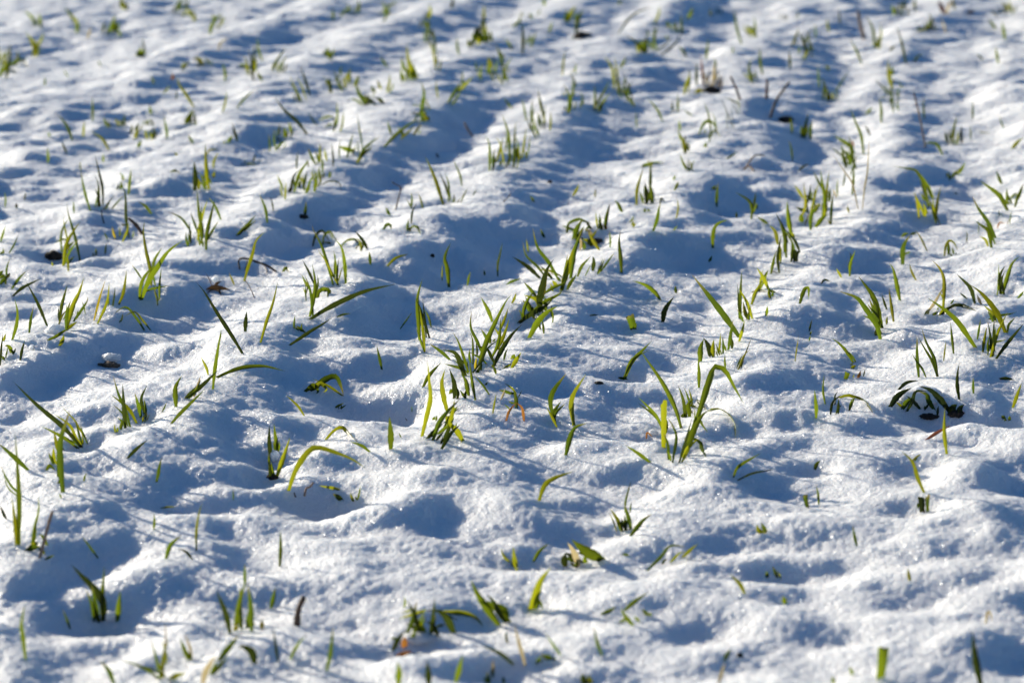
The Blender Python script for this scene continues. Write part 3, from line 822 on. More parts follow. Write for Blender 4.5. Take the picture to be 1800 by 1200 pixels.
PLANTS["H"] = """
dense tall tuft of many thin blades beside a tan leaf|385,330 400,200 380,80 370,-10>30;400,150 350,70 320,0>20;430,220 440,120>24;335,395 380,340 425,305>36;400,320 410,200 430,0>22;245,190 215,140 185,100>22;260,250 290,150 300,90>22;335,210 290,190 250,160>20;300,415 300,320 350,225>30;220,350 260,250 250,80>20y;270,290 195,255>26;240,360 230,300>40;445,380 450,260 460,150>22;440,380 420,330>10y;480,190 455,130>14t;260,380 290,300>14t
hair-thin upright blade behind the dense tall tuft|490,180 490,50>12
row of tall curved blades at the ridge's end|80,720 70,600 95,450>22;70,520 50,430 5,380>28;85,630 85,520>22;130,610 120,480 80,350>26;165,450 145,330 135,210>36;165,640 165,500>22;225,575 190,490 120,410>22;180,480 165,430>26;20,725 40,620 60,560>22
snapped stub with a torn top before the tall curved row|195,640 190,600 190,560>44c
two tall straw-coloured stalks standing in a shaded dip|635,270 600,100 545,10 450,-120>12t;665,270 680,120 700,0 712,-250>12t
short yellow tip beside the straw stalks|570,295 560,240>16y
faint blade behind the straw stalks|530,110 540,0>16
cluster of long blades with two yellowed ones, on white snow|1125,260 1100,120 1060,30 1025,-5 880,-30>24;1158,190 1110,100 1060,10>26;1105,320 1090,225>22;1095,320 1060,230 1025,150>18;1060,335 1050,250 1030,150>20y;1100,210 1075,160>18;1160,275 1130,200>14
upright blade crossed by a yellow stalk|1185,360 1195,220 1215,110>24;1210,380 1180,290>10y
short upright blade by a dark leaning leaf, near the picture's edge|1275,70 1272,0>16;1310,30 1350,0 1390,-60>32
flat green fleck on the white slope|1310,160 1335,160>14
broad kinked leaf reaching to a small cluster near the picture's edge|1685,280 1640,190 1600,150 1490,72>36;1680,240 1680,120>24;1715,235 1690,170>18;1760,205 1780,150 1798,90>24
stout short blade behind the broad kinked leaf|1645,95 1625,50 1605,0>30
snow-capped curled leaf inside the small edge cluster|1710,190 1740,170 1755,205>28
tiny tips on the snow below the edge cluster|1625,320 1620,275>10;1700,375 1715,275>10
tiny orange bent leaf on white snow|1612,405 1630,365 1670,375>12o
long wavy blade with a shorter one beside it|1600,475 1550,370 1480,270 1437,180>30;1570,540 1545,430 1500,390 1450,350>30
thin tip behind the long wavy blade|1482,440 1482,340>8
thin tip at the side of the small looped tuft|1395,505 1395,420>10
short fat blade with folded drooping tips|945,660 945,560 960,510 1000,450>38;1000,450 1030,440 1050,445>20;985,445 960,448 935,468>24
yellow slanting stalk next to the fat drooping blade|1120,565 1080,480 1035,415>14y
small looped tuft, blades bent like hoops|1240,600 1250,530 1275,492 1310,510 1335,565>20;1270,590 1270,500>26;1305,585 1295,535>16
short slanting tip with no neighbours touching, in a shaded dip|515,750 480,685>18
slim vee of two thin blades in a shaded dip|575,740 580,650 615,555>22;580,650 575,570>16
flat curved leaf edge on the white slope|375,795 400,768 440,780>16
blade folded into an upside-down vee|225,935 245,870 265,828 284,830 284,905>30
small fan of leaf tips at the row's foot, before the tall curved row|15,895 10,850 0,810>24;50,855 20,845 0,820>20
large three-bladed plant with wide arching leaves|800,1105 770,970 740,880 690,810 635,740>42;790,1185 760,1080 680,960 620,890 500,848>42;770,1130 745,1000 710,895>38;760,1160 760,1110>30
short slanting tip next to the large three-bladed plant|835,975 800,865>18
tiny tip under the short slanting one|835,1080 840,1020>18
pointed blade with a brownish edge|885,1060 870,940 850,820>24y
tall twisted blade behind the brownish-edged one|928,910 905,790 880,690 852,652>32
short yellow pointed blade on open snow|1040,770 995,650>18y
big messy plant with a long leaf sweeping forward over a snowy hollow|1235,970 1240,780 1210,690 1150,625>28y;1105,1010 1170,930 1245,800>22t;1455,1240 1330,1070 1240,985 1122,895>40;1215,1015 1300,950 1370,950 1465,985>28;1285,935 1310,900>14;1210,1010 1240,985 1270,970>36;1105,1010 1140,970>30
tall leaf kinked half way, long end falling forward, near the picture's edge|1450,935 1420,830 1370,770 1325,725>30;1670,1140 1600,1000 1500,870 1425,805>42
tan dead leaf leaning on the kinked tall leaf|1500,940 1470,870>22t
short tip leaning beside the kinked tall leaf|1400,900 1345,855>14
many-bladed plant with a sideways leaf close to the picture's edge|1515,1275 1530,1150 1540,1090>24;1580,1310 1560,1150 1545,1060>22;1560,1045 1640,1020 1700,1010 1750,992>18;1590,1270 1585,1150 1590,1040>22;1560,1310 1610,1150 1670,1020 1690,990>22;1605,1320 1690,1200 1800,1070>28;1690,1135 1700,1080 1740,1030>20
slim upright blade next to the many-bladed edge plant|1470,1185 1480,1110 1495,1040>18
pair of spiky blades with a broad leaf curving outward|1640,868 1635,740 1670,665>30;1650,865 1690,730 1720,650 1770,602>32;1612,875 1620,650>14
short leaf leaning in at the picture's edge beside the spiky pair|1755,895 1800,845>20
two thin tips in the hummock's shade|290,1130 310,1040>14;290,1195 300,1155>12
"""
PLANTS["I"] = """
very long dark leaf leaning far over with a shorter one under it|570,740 450,600 260,440 95,283>36;548,752 470,690 380,640 290,595>26
slim pale-tipped pair beside the very long dark leaf|612,700 560,610 520,545 430,455>14;580,725 545,600 522,550>18
broad upright leaf with curled small leaves at its side|445,1060 425,860 425,700 465,570 490,490>50;415,790 390,690 378,620>28;400,860 375,830 375,740>30;325,905 350,870 390,905>26;455,768 430,735>14
tiny green tip under the broad upright leaf|430,1100 418,1068>14
curved leaf arching in from the picture's edge|200,905 110,820 30,750 -20,710>36
tall straight blade at the picture's edge, crossed by a thin slanting one|132,1430 130,1100 118,850 105,640>30;150,1080 70,1000 0,870>18
short thick tip at the picture's edge beside the tall straight blade|48,1245 0,1155>20
small tip on the slope before the broad upright leaf|590,980 610,922>16
thin wispy blade by the brown-pink stem|225,1420 245,1310 272,1190 270,1080>16
full fan-shaped tuft of bright blades on the lit crest|880,610 870,450 862,295>32;915,598 880,480 830,370 795,240>24;960,575 900,470 780,372>26;850,620 860,540>24
two stout blades just beside the fan-shaped tuft|985,535 965,440 948,360>30;1015,510 990,400 1035,305>24
yellowish short tips at the feet of the two stout blades|1005,565 1025,500>18y;1030,560 1052,505>8t
tiny tip at the near side of the fan-shaped tuft|808,640 808,575>14;828,630 830,600>16
tiny thin tip alone on the crest past the fan-shaped tuft|1140,495 1170,425>12
twisted lance-shaped blade alone on the crest|1238,458 1235,340 1250,290 1280,240>38
long stiff leaf leaning out of the ridge's crest|1205,575 1290,480 1440,335>28
crossing leaf and pale edge-on blade behind the stiff leaning leaf|1365,385 1390,310 1410,240>22t;1310,398 1420,310 1535,200>32
tall narrow dark blade standing upright before the long arched leaf|1497,335 1510,200 1540,0 1555,-85>28
short blade tip beside the tall narrow dark one|1465,235 1450,180 1410,105>20
long thin leaf arched low over the snow|1530,255 1620,215 1720,185 1850,175 1930,190 2005,208>30
short dark leaf leaning out of the shaded mound|895,820 960,750 1040,688>26
short dark upright leaf on the mound's shaded face|1098,985 1115,900 1135,815>26
hair-thin dark blade in the mound's shadow|1640,1115 1638,1035>10
dark leaf lying flat in the shaded dip below the mound|1130,1170 1180,1162 1240,1160>14
slim blades at the picture's edge beside a snow crumb|145,130 160,50 175,-10>22;80,80 60,40 30,28>30;95,85 110,45>14;0,170 8,60 20,-60>18
tiny leaf tip with a snow crumb near the picture's edge|230,58 240,28>20
"""
PLANTS["J"] = """
small plant with tall leaves and a dark bent leaf, just before the thickest plant|1165,668 1195,530 1222,400 1215,280 1207,140>36;1175,320 1220,240 1305,145>28;1340,500 1310,400 1300,290 1330,190>38;1395,400 1395,300 1360,190>36;1345,635 1375,500 1395,410>34;1245,695 1290,580 1350,500 1435,405>36;1200,680 1260,620 1320,570>34;1450,700 1400,630 1340,570 1310,580>44;1305,755 1370,650 1440,580>32;1300,720 1312,670>18;1405,600 1412,570>10;1365,365 1380,330>28;1480,400 1430,340>22;1470,400 1475,340>24
slim curved blade alone on the shaded slope|885,198 870,120 848,25>22
dark leaf folded like a tent above a shaded hollow|380,345 450,295 520,255 565,255 600,330 615,382>44;610,382 500,310 395,262>18
dark slanting blade on a small crest below the tent leaf|338,520 290,450 208,375>18
tiny leaf tips on the rim of the dark hollow|560,465 620,430>18;600,475 600,440>12
group of stiff dark blades around a snowy brown stump|95,830 90,700 95,585>32;145,770 130,650 125,575>28;150,950 190,830 240,670>36;155,770 160,690>16;100,960 95,880 100,820>24;120,950 110,850>34b
narrow leaf arched over a little cave of shade|490,688 550,620 610,600 670,660 718,710>28
leaf tip lying forward beside the narrow arched leaf|800,775 740,730 660,703>24
big leaf bent in a wide arch over the deep hollow|228,1048 280,900 370,770 440,745 560,780 680,830 778,895>42
broad triangular blade standing alone|945,758 943,680 938,525>46
tiny thin tips scattered near the broad triangular blade|1020,675 1005,640>10;1098,490 1096,450>8
two leaf tips lying inside the deep hollow|585,1040 520,1025 440,1012>24;610,1110 570,1085 538,1070>38
two thin tips on the deep hollow's lit rim|685,1125 665,1060>20;715,1110 735,1010>14
plant with two orange dry leaves folded down in front|1758,558 1780,490 1830,430>20o;1885,560 1870,470 1830,430>22o;1725,405 1750,330>18t;1800,370 1760,350 1705,340>24;1830,370 1800,330 1745,290>14;1835,470 1830,400 1810,330>30;1840,395 1870,340>8
thin blade beside the plant with orange dry leaves|1665,505 1690,360>14
"""
PLANTS["K"] = """
leaf leaning out of a dark slot in the snow|790,265 820,180 845,135 910,70 980,0>34;750,255 790,262 820,270>18
twisted blade with a side blade at its foot on a shaded slope|280,510 265,420 290,340 385,220>38;315,602 270,510 240,455>20
twisted blade with a reddish tip|435,590 415,460 430,370 520,230>38
blade kinked sideways at the top, standing on lit snow|385,800 410,700 445,610 530,573>40
dark curved blade leaning out of the shade below the kinked one|190,1115 230,1010 300,960 435,912>36
very long thin blade leaning back over the shaded dip|1195,605 1150,460 1060,290 920,90 900,55>34
tall plant with a big hooked leaf, another leaf arching to the ground|1215,780 1270,640 1330,530 1385,480>50;1300,555 1350,410 1405,250 1440,180 1500,220 1550,310 1630,438>48;1385,480 1450,475 1530,520 1570,590 1572,680>36;1175,850 1225,680 1265,540>22;1135,848 1160,680 1130,590 1085,525>24;1098,832 1090,720 1065,640>24
broad upright snapped-off leaf beside the hooked plant|1065,745 1065,560 1065,415>44c;1060,625 1000,510 885,388>24;1085,640 1085,540>20
short leaf leaning out of the snow before the snapped-off leaf|970,848 890,790 798,730>28
short pale tip at the hooked plant's foot|1195,850 1225,800 1255,755>20
low curled blades with frost behind the hooked plant|1210,535 1200,420 1170,310>26;1215,535 1210,500>50;1245,530 1240,440 1280,405>36;1215,450 1270,450 1315,475>18;1300,410 1330,440 1370,480>26
straight narrow blade alone on the white slope|1315,325 1315,210 1308,110>26
row of stout blades on the brow behind the hooked plant|1325,140 1330,50 1350,-20>42;1425,105 1380,20 1345,-25>44;1395,110 1370,60>16;1462,95 1435,15>16;1480,85 1480,-40>18;1520,60 1530,0 1550,-130 1560,-155>26;1545,50 1540,-40>24
slim blade between the brow's row and the long straight leaf|1595,0 1610,-60 1635,-150>24
thin short blade below the brow's row|1500,190 1498,90>16
small yellowish fan of thin blades with a brown foot|1590,200 1630,100 1675,55>14y;1600,190 1640,90 1690,-40>10y
two leaves lying low over a shaded dip|1550,955 1590,870 1750,785>24
narrow leaf lying nearly flat over the same dip|1585,975 1690,925 1800,905 1850,893>16
"""
PLANTS["L"] = """
short stout blade on bare white snow beside a thin leaning one|330,540 330,440 328,335>28
thin blade leaning behind the short stout one|403,440 388,340 395,230>16
low hooped plant with both leaf ends in the snow|440,515 460,430 520,370>20;497,508 497,400>22;500,395 560,375 640,400 700,440 740,505>30;570,485 590,430 615,372>18
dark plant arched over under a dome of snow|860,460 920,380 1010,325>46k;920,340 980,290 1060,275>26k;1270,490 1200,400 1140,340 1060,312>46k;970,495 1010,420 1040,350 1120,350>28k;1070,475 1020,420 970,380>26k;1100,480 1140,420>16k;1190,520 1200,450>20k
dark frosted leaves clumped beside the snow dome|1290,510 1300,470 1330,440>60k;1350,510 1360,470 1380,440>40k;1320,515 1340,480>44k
tall pointed blade rising from the dark frosted clump|1350,410 1335,300 1335,220 1345,155>28
upright bright blade in front of a red-brown leaf|1255,790 1240,640 1245,460>30
short upright tip behind the dark frosted clump|1445,365 1443,250>20
dark leaf lying along a snow lip near the picture's edge|1630,265 1680,262 1735,270>24
slim blade at the picture's edge above a shaded pit|1720,465 1750,380 1785,290>28
dark leaf bases in the shaded pit at the picture's edge|1650,540 1665,520>30;1695,555 1700,520>24
pair of tall bright blades on the white slope|1060,250 1045,100 1048,-40>26;1195,245 1170,120 1110,0 1080,-95>24
thin yellowish blade with a curled foot|1235,135 1245,50 1252,-10>12y
straight blade between the yellowish one and the many-bladed plant|1305,85 1298,0 1283,-140>20
slim leaf leaning over a dark curled leaf|600,150 550,70 500,15 445,-25>24;585,190 600,175 620,170>28
blunt stub and an orange sliver under a thin snow bridge|545,265 555,215>36c;630,255 650,205>22o;670,245 685,190>10
hair-thin yellow blade on the white slope|190,140 200,60 215,-40>10y
tiny dark leaf in a dent of the snow|330,900 345,860 370,835>30
cut-off dark stub on near white snow|280,1165 265,1110 260,1070>34c
short thin tip beside the cut-off dark stub|357,1145 350,1070 338,1005>18
forked blade rising behind blunt broken leaves|1095,1060 1050,960 1015,850 940,770>30;1015,840 1080,790>16y
blunt broken leaves crusted with frost at the forked blade's foot|1090,1195 1090,1080>50c;1120,1195 1115,1080>30c;1055,1170 1055,1130>16
"""
PLANTS["M"] = """
near tuft with a broad slanting leaf and a snow lump at its foot|735,760 720,620 650,520 570,440 500,365>46;720,760 722,600 735,380>28;690,765 660,640 640,490>28;660,770 640,640 605,540>22
short straight blade next to the near tuft with a snow lump|825,765 835,680 848,550>34
wavy blade standing in the near blue shadow|178,1030 160,880 150,780 178,640>26
slim tip at the lit edge of the near blue shadow|495,820 465,740 440,680>16
slim slanting blade on the rim of the blue shadow|690,322 630,240 572,160>14
short thin blade on the rim far from the slanting one|1080,120 1082,10>16
tall thin blade behind the pale-footed leaf|1378,270 1378,130 1400,0 1425,-70>16
pale-footed leaf curving up from the lit crest|1170,325 1200,230 1275,160>28
small blade lying towards a snow crumb|1350,330 1310,280 1250,250>16
near bright tuft with three tall blades and a yellow foot|1615,850 1580,700 1520,545>34;1650,790 1690,600 1735,470>30;1770,830 1760,660 1740,500>34;1700,830 1700,620>20;1720,500 1722,360>18;1740,810 1800,780>30;1650,830 1660,780>30y
blurred leaf at the near edge curving inward|800,1200 760,1110 700,1040>30
blurred spread of thin blades at the near edge|1120,1165 1000,1090 850,1035>18;1125,1160 1105,1040 1060,890>18;1135,1170 1160,980 1190,880>24;1180,1175 1230,1140 1310,1130>32;1155,1000 1155,760>10t
blurred short blade pair on near snow|1325,1035 1290,950 1265,885>26;1350,1020 1295,850>16t
blurred slanting leaf with a trailing pale blade|1540,1040 1610,950 1680,860>36;1425,1200 1450,1110 1520,1000>36t
blurred hooped leaf beside the slanting one|1790,1060 1770,980 1700,940 1680,960>46
dark blades round the foot of the pink-brown stem|235,225 245,130 255,60>24;330,230 300,170 265,150>22;195,270 240,250 285,240>36;315,330 350,312 385,300>16
"""
PLANTS["N"] = """
slim spindle-shaped blade standing by itself on near snow|170,380 175,250 170,120>22
straight blade near the dark broken stub|105,670 125,600 140,525>28
small yellow leaf tip near the bright three-bladed tuft|42,820 44,785 42,750>28Y
thin blurred blade before the dark broken stub|155,1050 140,930 120,810>18
thin blurred leaning blade in the near trough|240,1030 290,930 350,865>20
tall blurred blade standing in the near trough|490,1110 520,970 545,800>26
spreading near plant with arching leaves and an amber base|1150,860 1110,700 1060,620>30;1060,850 1100,760 1130,620>28;1190,690 1100,720 1000,750>20;1220,870 1240,740 1258,600>26;1385,845 1330,740 1270,690>46;1290,700 1450,710 1540,740 1600,805>30;1040,670 1042,590>14;1145,840 1050,780>26;965,970 1010,900 1050,830>30;955,885 1010,890>16;990,1005 1060,985 1095,970>30o;1040,950 1045,870>40o;1160,840 1150,760>30
broad crossing pair of leaves leaning out of the near snow|1715,790 1640,680 1560,570 1510,470>46;1780,770 1700,670 1560,620>54
short tip beside the broad crossing pair|1770,915 1762,830>18
blurred leaf slanting down at the near edge|1800,1070 1700,990 1580,930>24
blurred pointed blade at the near edge before the amber-based plant|1000,1210 1000,1100 990,1050>38
blurred straight blade at the near edge beside the pointed one|1215,1210 1205,1100 1200,1040>38
blurred leaning blade at the near edge|1400,1190 1430,1080 1455,1000>34
faint pale blades at the near edge|1665,1140 1670,1030>20t;1640,1200 1625,1120>24;1740,1200 1740,1150>20
"""
PLANTS["O"] = """
short crossing pair on a lit near crest|35,410 15,320 8,240>28;0,350 35,400>20;-10,350 -75,250>18
slim leaf leaning over the lit crest beside the short crossing pair|150,345 190,280 265,215>22
broad leaf folded over double, pale on its back|470,380 430,280 390,210>38t;640,335 560,280 420,190>66;640,330 550,300 450,280>36;375,380 365,330 380,280>40;440,380 410,350>18
upright blade cluster with a side blade, on a shaded rim|835,120 810,0 790,-60>28;800,125 790,20>20;775,130 740,60 705,0 690,-30>24;735,130 700,40 680,0>10;795,0 800,-80 840,-225>16;830,0 842,-75>14
leaf leaning away with a frosted wide end|835,165 890,95 930,50 985,10>28
small folded leaf loop on white snow|1770,145 1730,130 1720,85>28;1790,130 1770,100 1750,70>16
tiny green leaf edge by a snow crumb, past the folded broad leaf|820,305 795,298 770,295>20
blurred blade bent at the top over near snow|950,410 1050,310 1115,235 1230,245>20;1195,315 1250,260 1310,220>20
thin short blade on the lit near slope|1635,570 1600,500 1530,435>24
tiny tips on the rim of a near shadow|1790,460 1790,410>20;1870,460 1830,375>20
near spindle-shaped twisted blade with a thin mate|110,690 150,580 195,480 275,385>44;210,675 180,590>14
low blurred plant with three leaning leaves|635,715 670,700 740,660>24;790,690 860,630 960,560>26;850,795 790,720 765,670>26;950,725 910,680>24
thin blurred straw blade near the picture's near edge|85,1080 50,950 15,780>22t
small blurred leaf lying on near snow|280,1030 240,1015 205,1000>32;170,1065 210,1000>20
faint slim blade behind the small blurred leaf|340,1000 290,930 235,850>16
blurred thin upright blade on near white snow|635,1005 600,920 575,800>20
blurred fading blade on the near white slope|1500,1040 1520,1000 1540,955>26
dark leaf bases at the near edge in a shaded pit|510,1205 490,1130>40;560,1200 540,1140>30
faint pale blade at the near edge, before the fading one|1455,1200 1480,1110 1500,1050>22t
"""
PLANTS["P"] = """
slim blade on the near white slope|625,235 605,150 595,90>18
tiny yellowish tip on near white snow|1000,480 985,390>22y
blurred little leaf by a glint of ice|120,640 100,590>30
pale hoop of a straw leaf on near snow|1530,780 1545,700 1560,705 1580,770>16t
wide blunt blurred leaf at the near edge, dark at its cut top|780,1165 800,1050 815,935>60c
tall pale blade blurred against the near corner's shadow|1500,1210 1460,1000 1435,830>44
small blurred tip before the wide blunt leaf|590,1140 565,1085>22
tiny blurred tip at the very near edge|460,1200 450,1150>24
"""

# ---------------------------------------------------------------- blade materials
def leaf_material(name, front, thru, tip=None, tip_at=.75, k=.5, rough=.42):
    """A thin leaf: reflects one colour, lets another through when the sun is behind it; its tip may have dried."""
    m, nt, out = new_mat(name)
    L = nt.links.new
    uv = node(nt, "ShaderNodeUVMap")
    sep = node(nt, "ShaderNodeSeparateXYZ"); L(uv.outputs[0], sep.inputs[0])
    info = node(nt, "ShaderNodeObjectInfo")
    tc = node(nt, "ShaderNodeTexCoord")
    # lengthwise veins
    st = node(nt, "ShaderNodeMapping"); st.inputs["Scale"].default_value = (14, .8, 1); L(uv.outputs[0], st.inputs[0])
    vein = node(nt, "ShaderNodeTexNoise", i_Scale=1.0, i_Detail=2.0); L(st.outputs[0], vein.inputs["Vector"])
    blot = node(nt, "ShaderNodeTexNoise", i_Scale=70.0, i_Detail=2.0); L(tc.outputs["Object"], blot.inputs["Vector"])
    s1 = node(nt, "ShaderNodeMath", operation='MULTIPLY_ADD'); L(vein.outputs[0], s1.inputs[0]); s1.inputs[1].default_value = .7; s1.inputs[2].default_value = .12
    s2 = node(nt, "ShaderNodeMath", operation='MULTIPLY_ADD'); L(blot.outputs[0], s2.inputs[0]); s2.inputs[1].default_value = .5; L(s1.outputs[0], s2.inputs[2])
    s3 = node(nt, "ShaderNodeMath", operation='MULTIPLY_ADD'); L(info.outputs["Random"], s3.inputs[0]); s3.inputs[1].default_value = .9; L(s2.outputs[0], s3.inputs[2])
    cols = []
    for c in (front, thru):
        rgb = node(nt, "ShaderNodeRGB"); rgb.outputs[0].default_value = (*c, 1)
        v = node(nt, "ShaderNodeVectorMath", operation='SCALE'); L(rgb.outputs[0], v.inputs[0]); L(s3.outputs[0], v.inputs["Scale"])
        src = v.outputs[0]
        if tip:
            ramp = node(nt, "ShaderNodeMapRange"); ramp.inputs["From Min"].default_value = tip_at - .25; ramp.inputs["From Max"].default_value = tip_at + .2
            L(sep.outputs["Y"], ramp.inputs["Value"])
            mx = node(nt, "ShaderNodeMix", data_type='RGBA'); L(ramp.outputs[0], mx.inputs[0]); L(src, mx.inputs[6])
            mx.inputs[7].default_value = (*tip, 1)
            src = mx.outputs[2]
        cols.append(src)
    pr = node(nt, "ShaderNodeBsdfPrincipled"); pr.inputs["Roughness"].default_value = rough; pr.inputs["Specular IOR Level"].default_value = .22
    L(cols[0], pr.inputs["Base Color"])
    tr = node(nt, "ShaderNodeBsdfTranslucent"); L(cols[1], tr.inputs["Color"])
    bump = node(nt, "ShaderNodeBump", i_Strength=.3, i_Distance=.0004); L(vein.outputs[0], bump.inputs["Height"])
    L(bump.outputs[0], pr.inputs["Normal"])
    mix = node(nt, "ShaderNodeMixShader"); mix.inputs[0].default_value = k
    L(pr.outputs[0], mix.inputs[1]); L(tr.outputs[0], mix.inputs[2]); L(mix.outputs[0], out.inputs[0])
    return m
def dull_material(name, a, b, scale, bump=.0008, rough=.8):
    m, nt, out = new_mat(name)
    L = nt.links.new
    tc = node(nt, "ShaderNodeTexCoord")
    n = node(nt, "ShaderNodeTexNoise", i_Scale=scale, i_Detail=5.0, i_Roughness=.65); L(tc.outputs["Object"], n.inputs["Vector"])
    r = node(nt, "ShaderNodeValToRGB"); r.color_ramp.elements[0].position = .35; r.color_ramp.elements[1].position = .68
    r.color_ramp.elements[0].color = (*a, 1); r.color_ramp.elements[1].color = (*b, 1); L(n.outputs[0], r.inputs[0])
    pr = node(nt, "ShaderNodeBsdfPrincipled"); pr.inputs["Roughness"].default_value = rough; L(r.outputs[0], pr.inputs["Base Color"])
    bp = node(nt, "ShaderNodeBump", i_Strength=.8, i_Distance=bump); L(n.outputs[0], bp.inputs["Height"]); L(bp.outputs[0], pr.inputs["Normal"])
    L(pr.outputs[0], out.inputs[0])
    return m
G1, T1 = (.028, .048, .004), (.105, .138, .004)
M = {
    "k": [leaf_material("leaf_green_shaded", (.012, .022, .005), (.016, .026, .004))],  # green leaf darkened to paint in the shade around the snow dome
    "g": [leaf_material("leaf_green", G1, T1),
          leaf_material("leaf_green_dark", (.016, .029, .004), (.026, .036, .003)),
          leaf_material("leaf_green_yellowish", (.050, .068, .004), (.20, .21, .005)),
          leaf_material("leaf_green_dry_tip", G1, (.08, .12, .005), tip=(.30, .22, .07), tip_at=.95)],
    "y": [leaf_material("leaf_yellow_green", (.090, .090, .008), (.17, .165, .008), tip=(.20, .14, .05), tip_at=.95)],
    "Y": [leaf_material("leaf_yellow", (.19, .15, .012), (.34, .26, .012))],
    "o": [leaf_material("leaf_orange", (.19, .075, .016), (.27, .11, .018), k=.35)],
    "r": [leaf_material("leaf_red_brown", (.14, .050, .032), (.18, .06, .03), k=.25)],
    "t": [leaf_material("leaf_straw", (.34, .27, .15), (.40, .32, .15), k=.35)],
    "b": [leaf_material("leaf_brown", (.10, .060, .032), (.12, .07, .03), k=.2)],
}
PART_LABEL = {"k": "green leaf with shade painted into its colour", "Y": "bright yellow leaf", "y": "yellowing leaf", "o": "orange dried leaf", "r": "red-brown dry leaf", "t": "pale straw-coloured leaf", "b": "brown dead leaf"}
BARK = dull_material("bark", (.045, .026, .018), (.14, .085, .055), 300)
SOIL = dull_material("soil", (.010, .007, .005), (.045, .030, .020), 220, .002, .95)

# ---------------------------------------------------------------- reading the lists
def parse(tile, text):
    ox, oy = TILE[tile]
    out = []
    for b in text.split(";"):
        pts, w = b.split(">")
        P = [tuple(map(float, p.split(","))) for p in pts.split()]
        fl = w.lstrip("0123456789.")
        out.append(dict(p=[(ox + x / 4, oy + y / 4) for x, y in P], w=float(w[:len(w) - len(fl)] if fl else w) / 4, f=fl))
    return out
ITEMS = []
for tile in "ABCDEFGHIJKLMNOP":
    for ln in PLANTS[tile].strip().splitlines():
        label, text = ln.split("|")
        ITEMS.append((label, parse(tile, text)))
assert len({i[0] for i in ITEMS}) == len(ITEMS)
def place(blades):
    """Stand each blade on the snow: foot where its pixel meets the ground, the rest in its own tilted upright plane."""
    px = [q for b in blades for q in b["p"]]
    D, P = hit([q[0] for q in px], [q[1] for q in px])
    k = 0
    for b in blades:
        n = len(b["p"])
        d, p0 = D[k:k + n], P[k]
        yaw = random.uniform(-.55, .55); lean = random.gauss(0, .16)
        pts = []
        for i, (x, y) in enumerate(b["p"]):
            r = pix_dir(x, y)
            if i == 0: depth = d[0]
            else:
                # plane through the foot: horizontal distance grows with sideways reach (yaw) and with height (lean)
                depth = d[0]
                for _ in range(3):
                    q = r * depth
                    depth = (p0[1] + yaw * (q[0] - p0[0]) + lean * max(0, q[2] + CAM_H - p0[2])) / r[1]
                depth = min(depth, d[i] - .003)
            q = r * depth; q[2] += CAM_H
            pts.append(q)
        b["w3"] = b["w"] * d[0] / FPX * (1.25 if b["p"][0][1] > 900 else .84 if b["p"][0][1] < 330 else 1)
        b["pts"] = np.array(pts); b["foot"] = p0.copy()
        k += n
def spline(P, n):
    """Catmull-Rom through P, n+1 points evenly spread."""
    P = np.asarray(P, float)
    if len(P) == 2:
        t = np.linspace(0, 1, n + 1)[:, None]
        return P[0] * (1 - t) + P[1] * t
    Q = np.vstack([2 * P[0] - P[1], P, 2 * P[-1] - P[-2]])
    out = []
    for i in range(1, len(Q) - 2):
        for t in np.linspace(0, 1, 12, endpoint=False):
            a, b, c, d = Q[i - 1:i + 3]
            out.append(.5 * ((2 * b) + (c - a) * t + (2 * a - 5 * b + 4 * c - d) * t * t + (3 * b - a - 3 * c + d) * t ** 3))
    out.append(Q[-2]); out = np.array(out)
    s = np.concatenate([[0], np.cumsum(np.linalg.norm(np.diff(out, axis=0), axis=1))])
    u = np.linspace(0, s[-1], n + 1)
    return np.stack([np.interp(u, s, out[:, j]) for j in range(3)], -1)
EYE = np.array([0, 0, CAM_H])
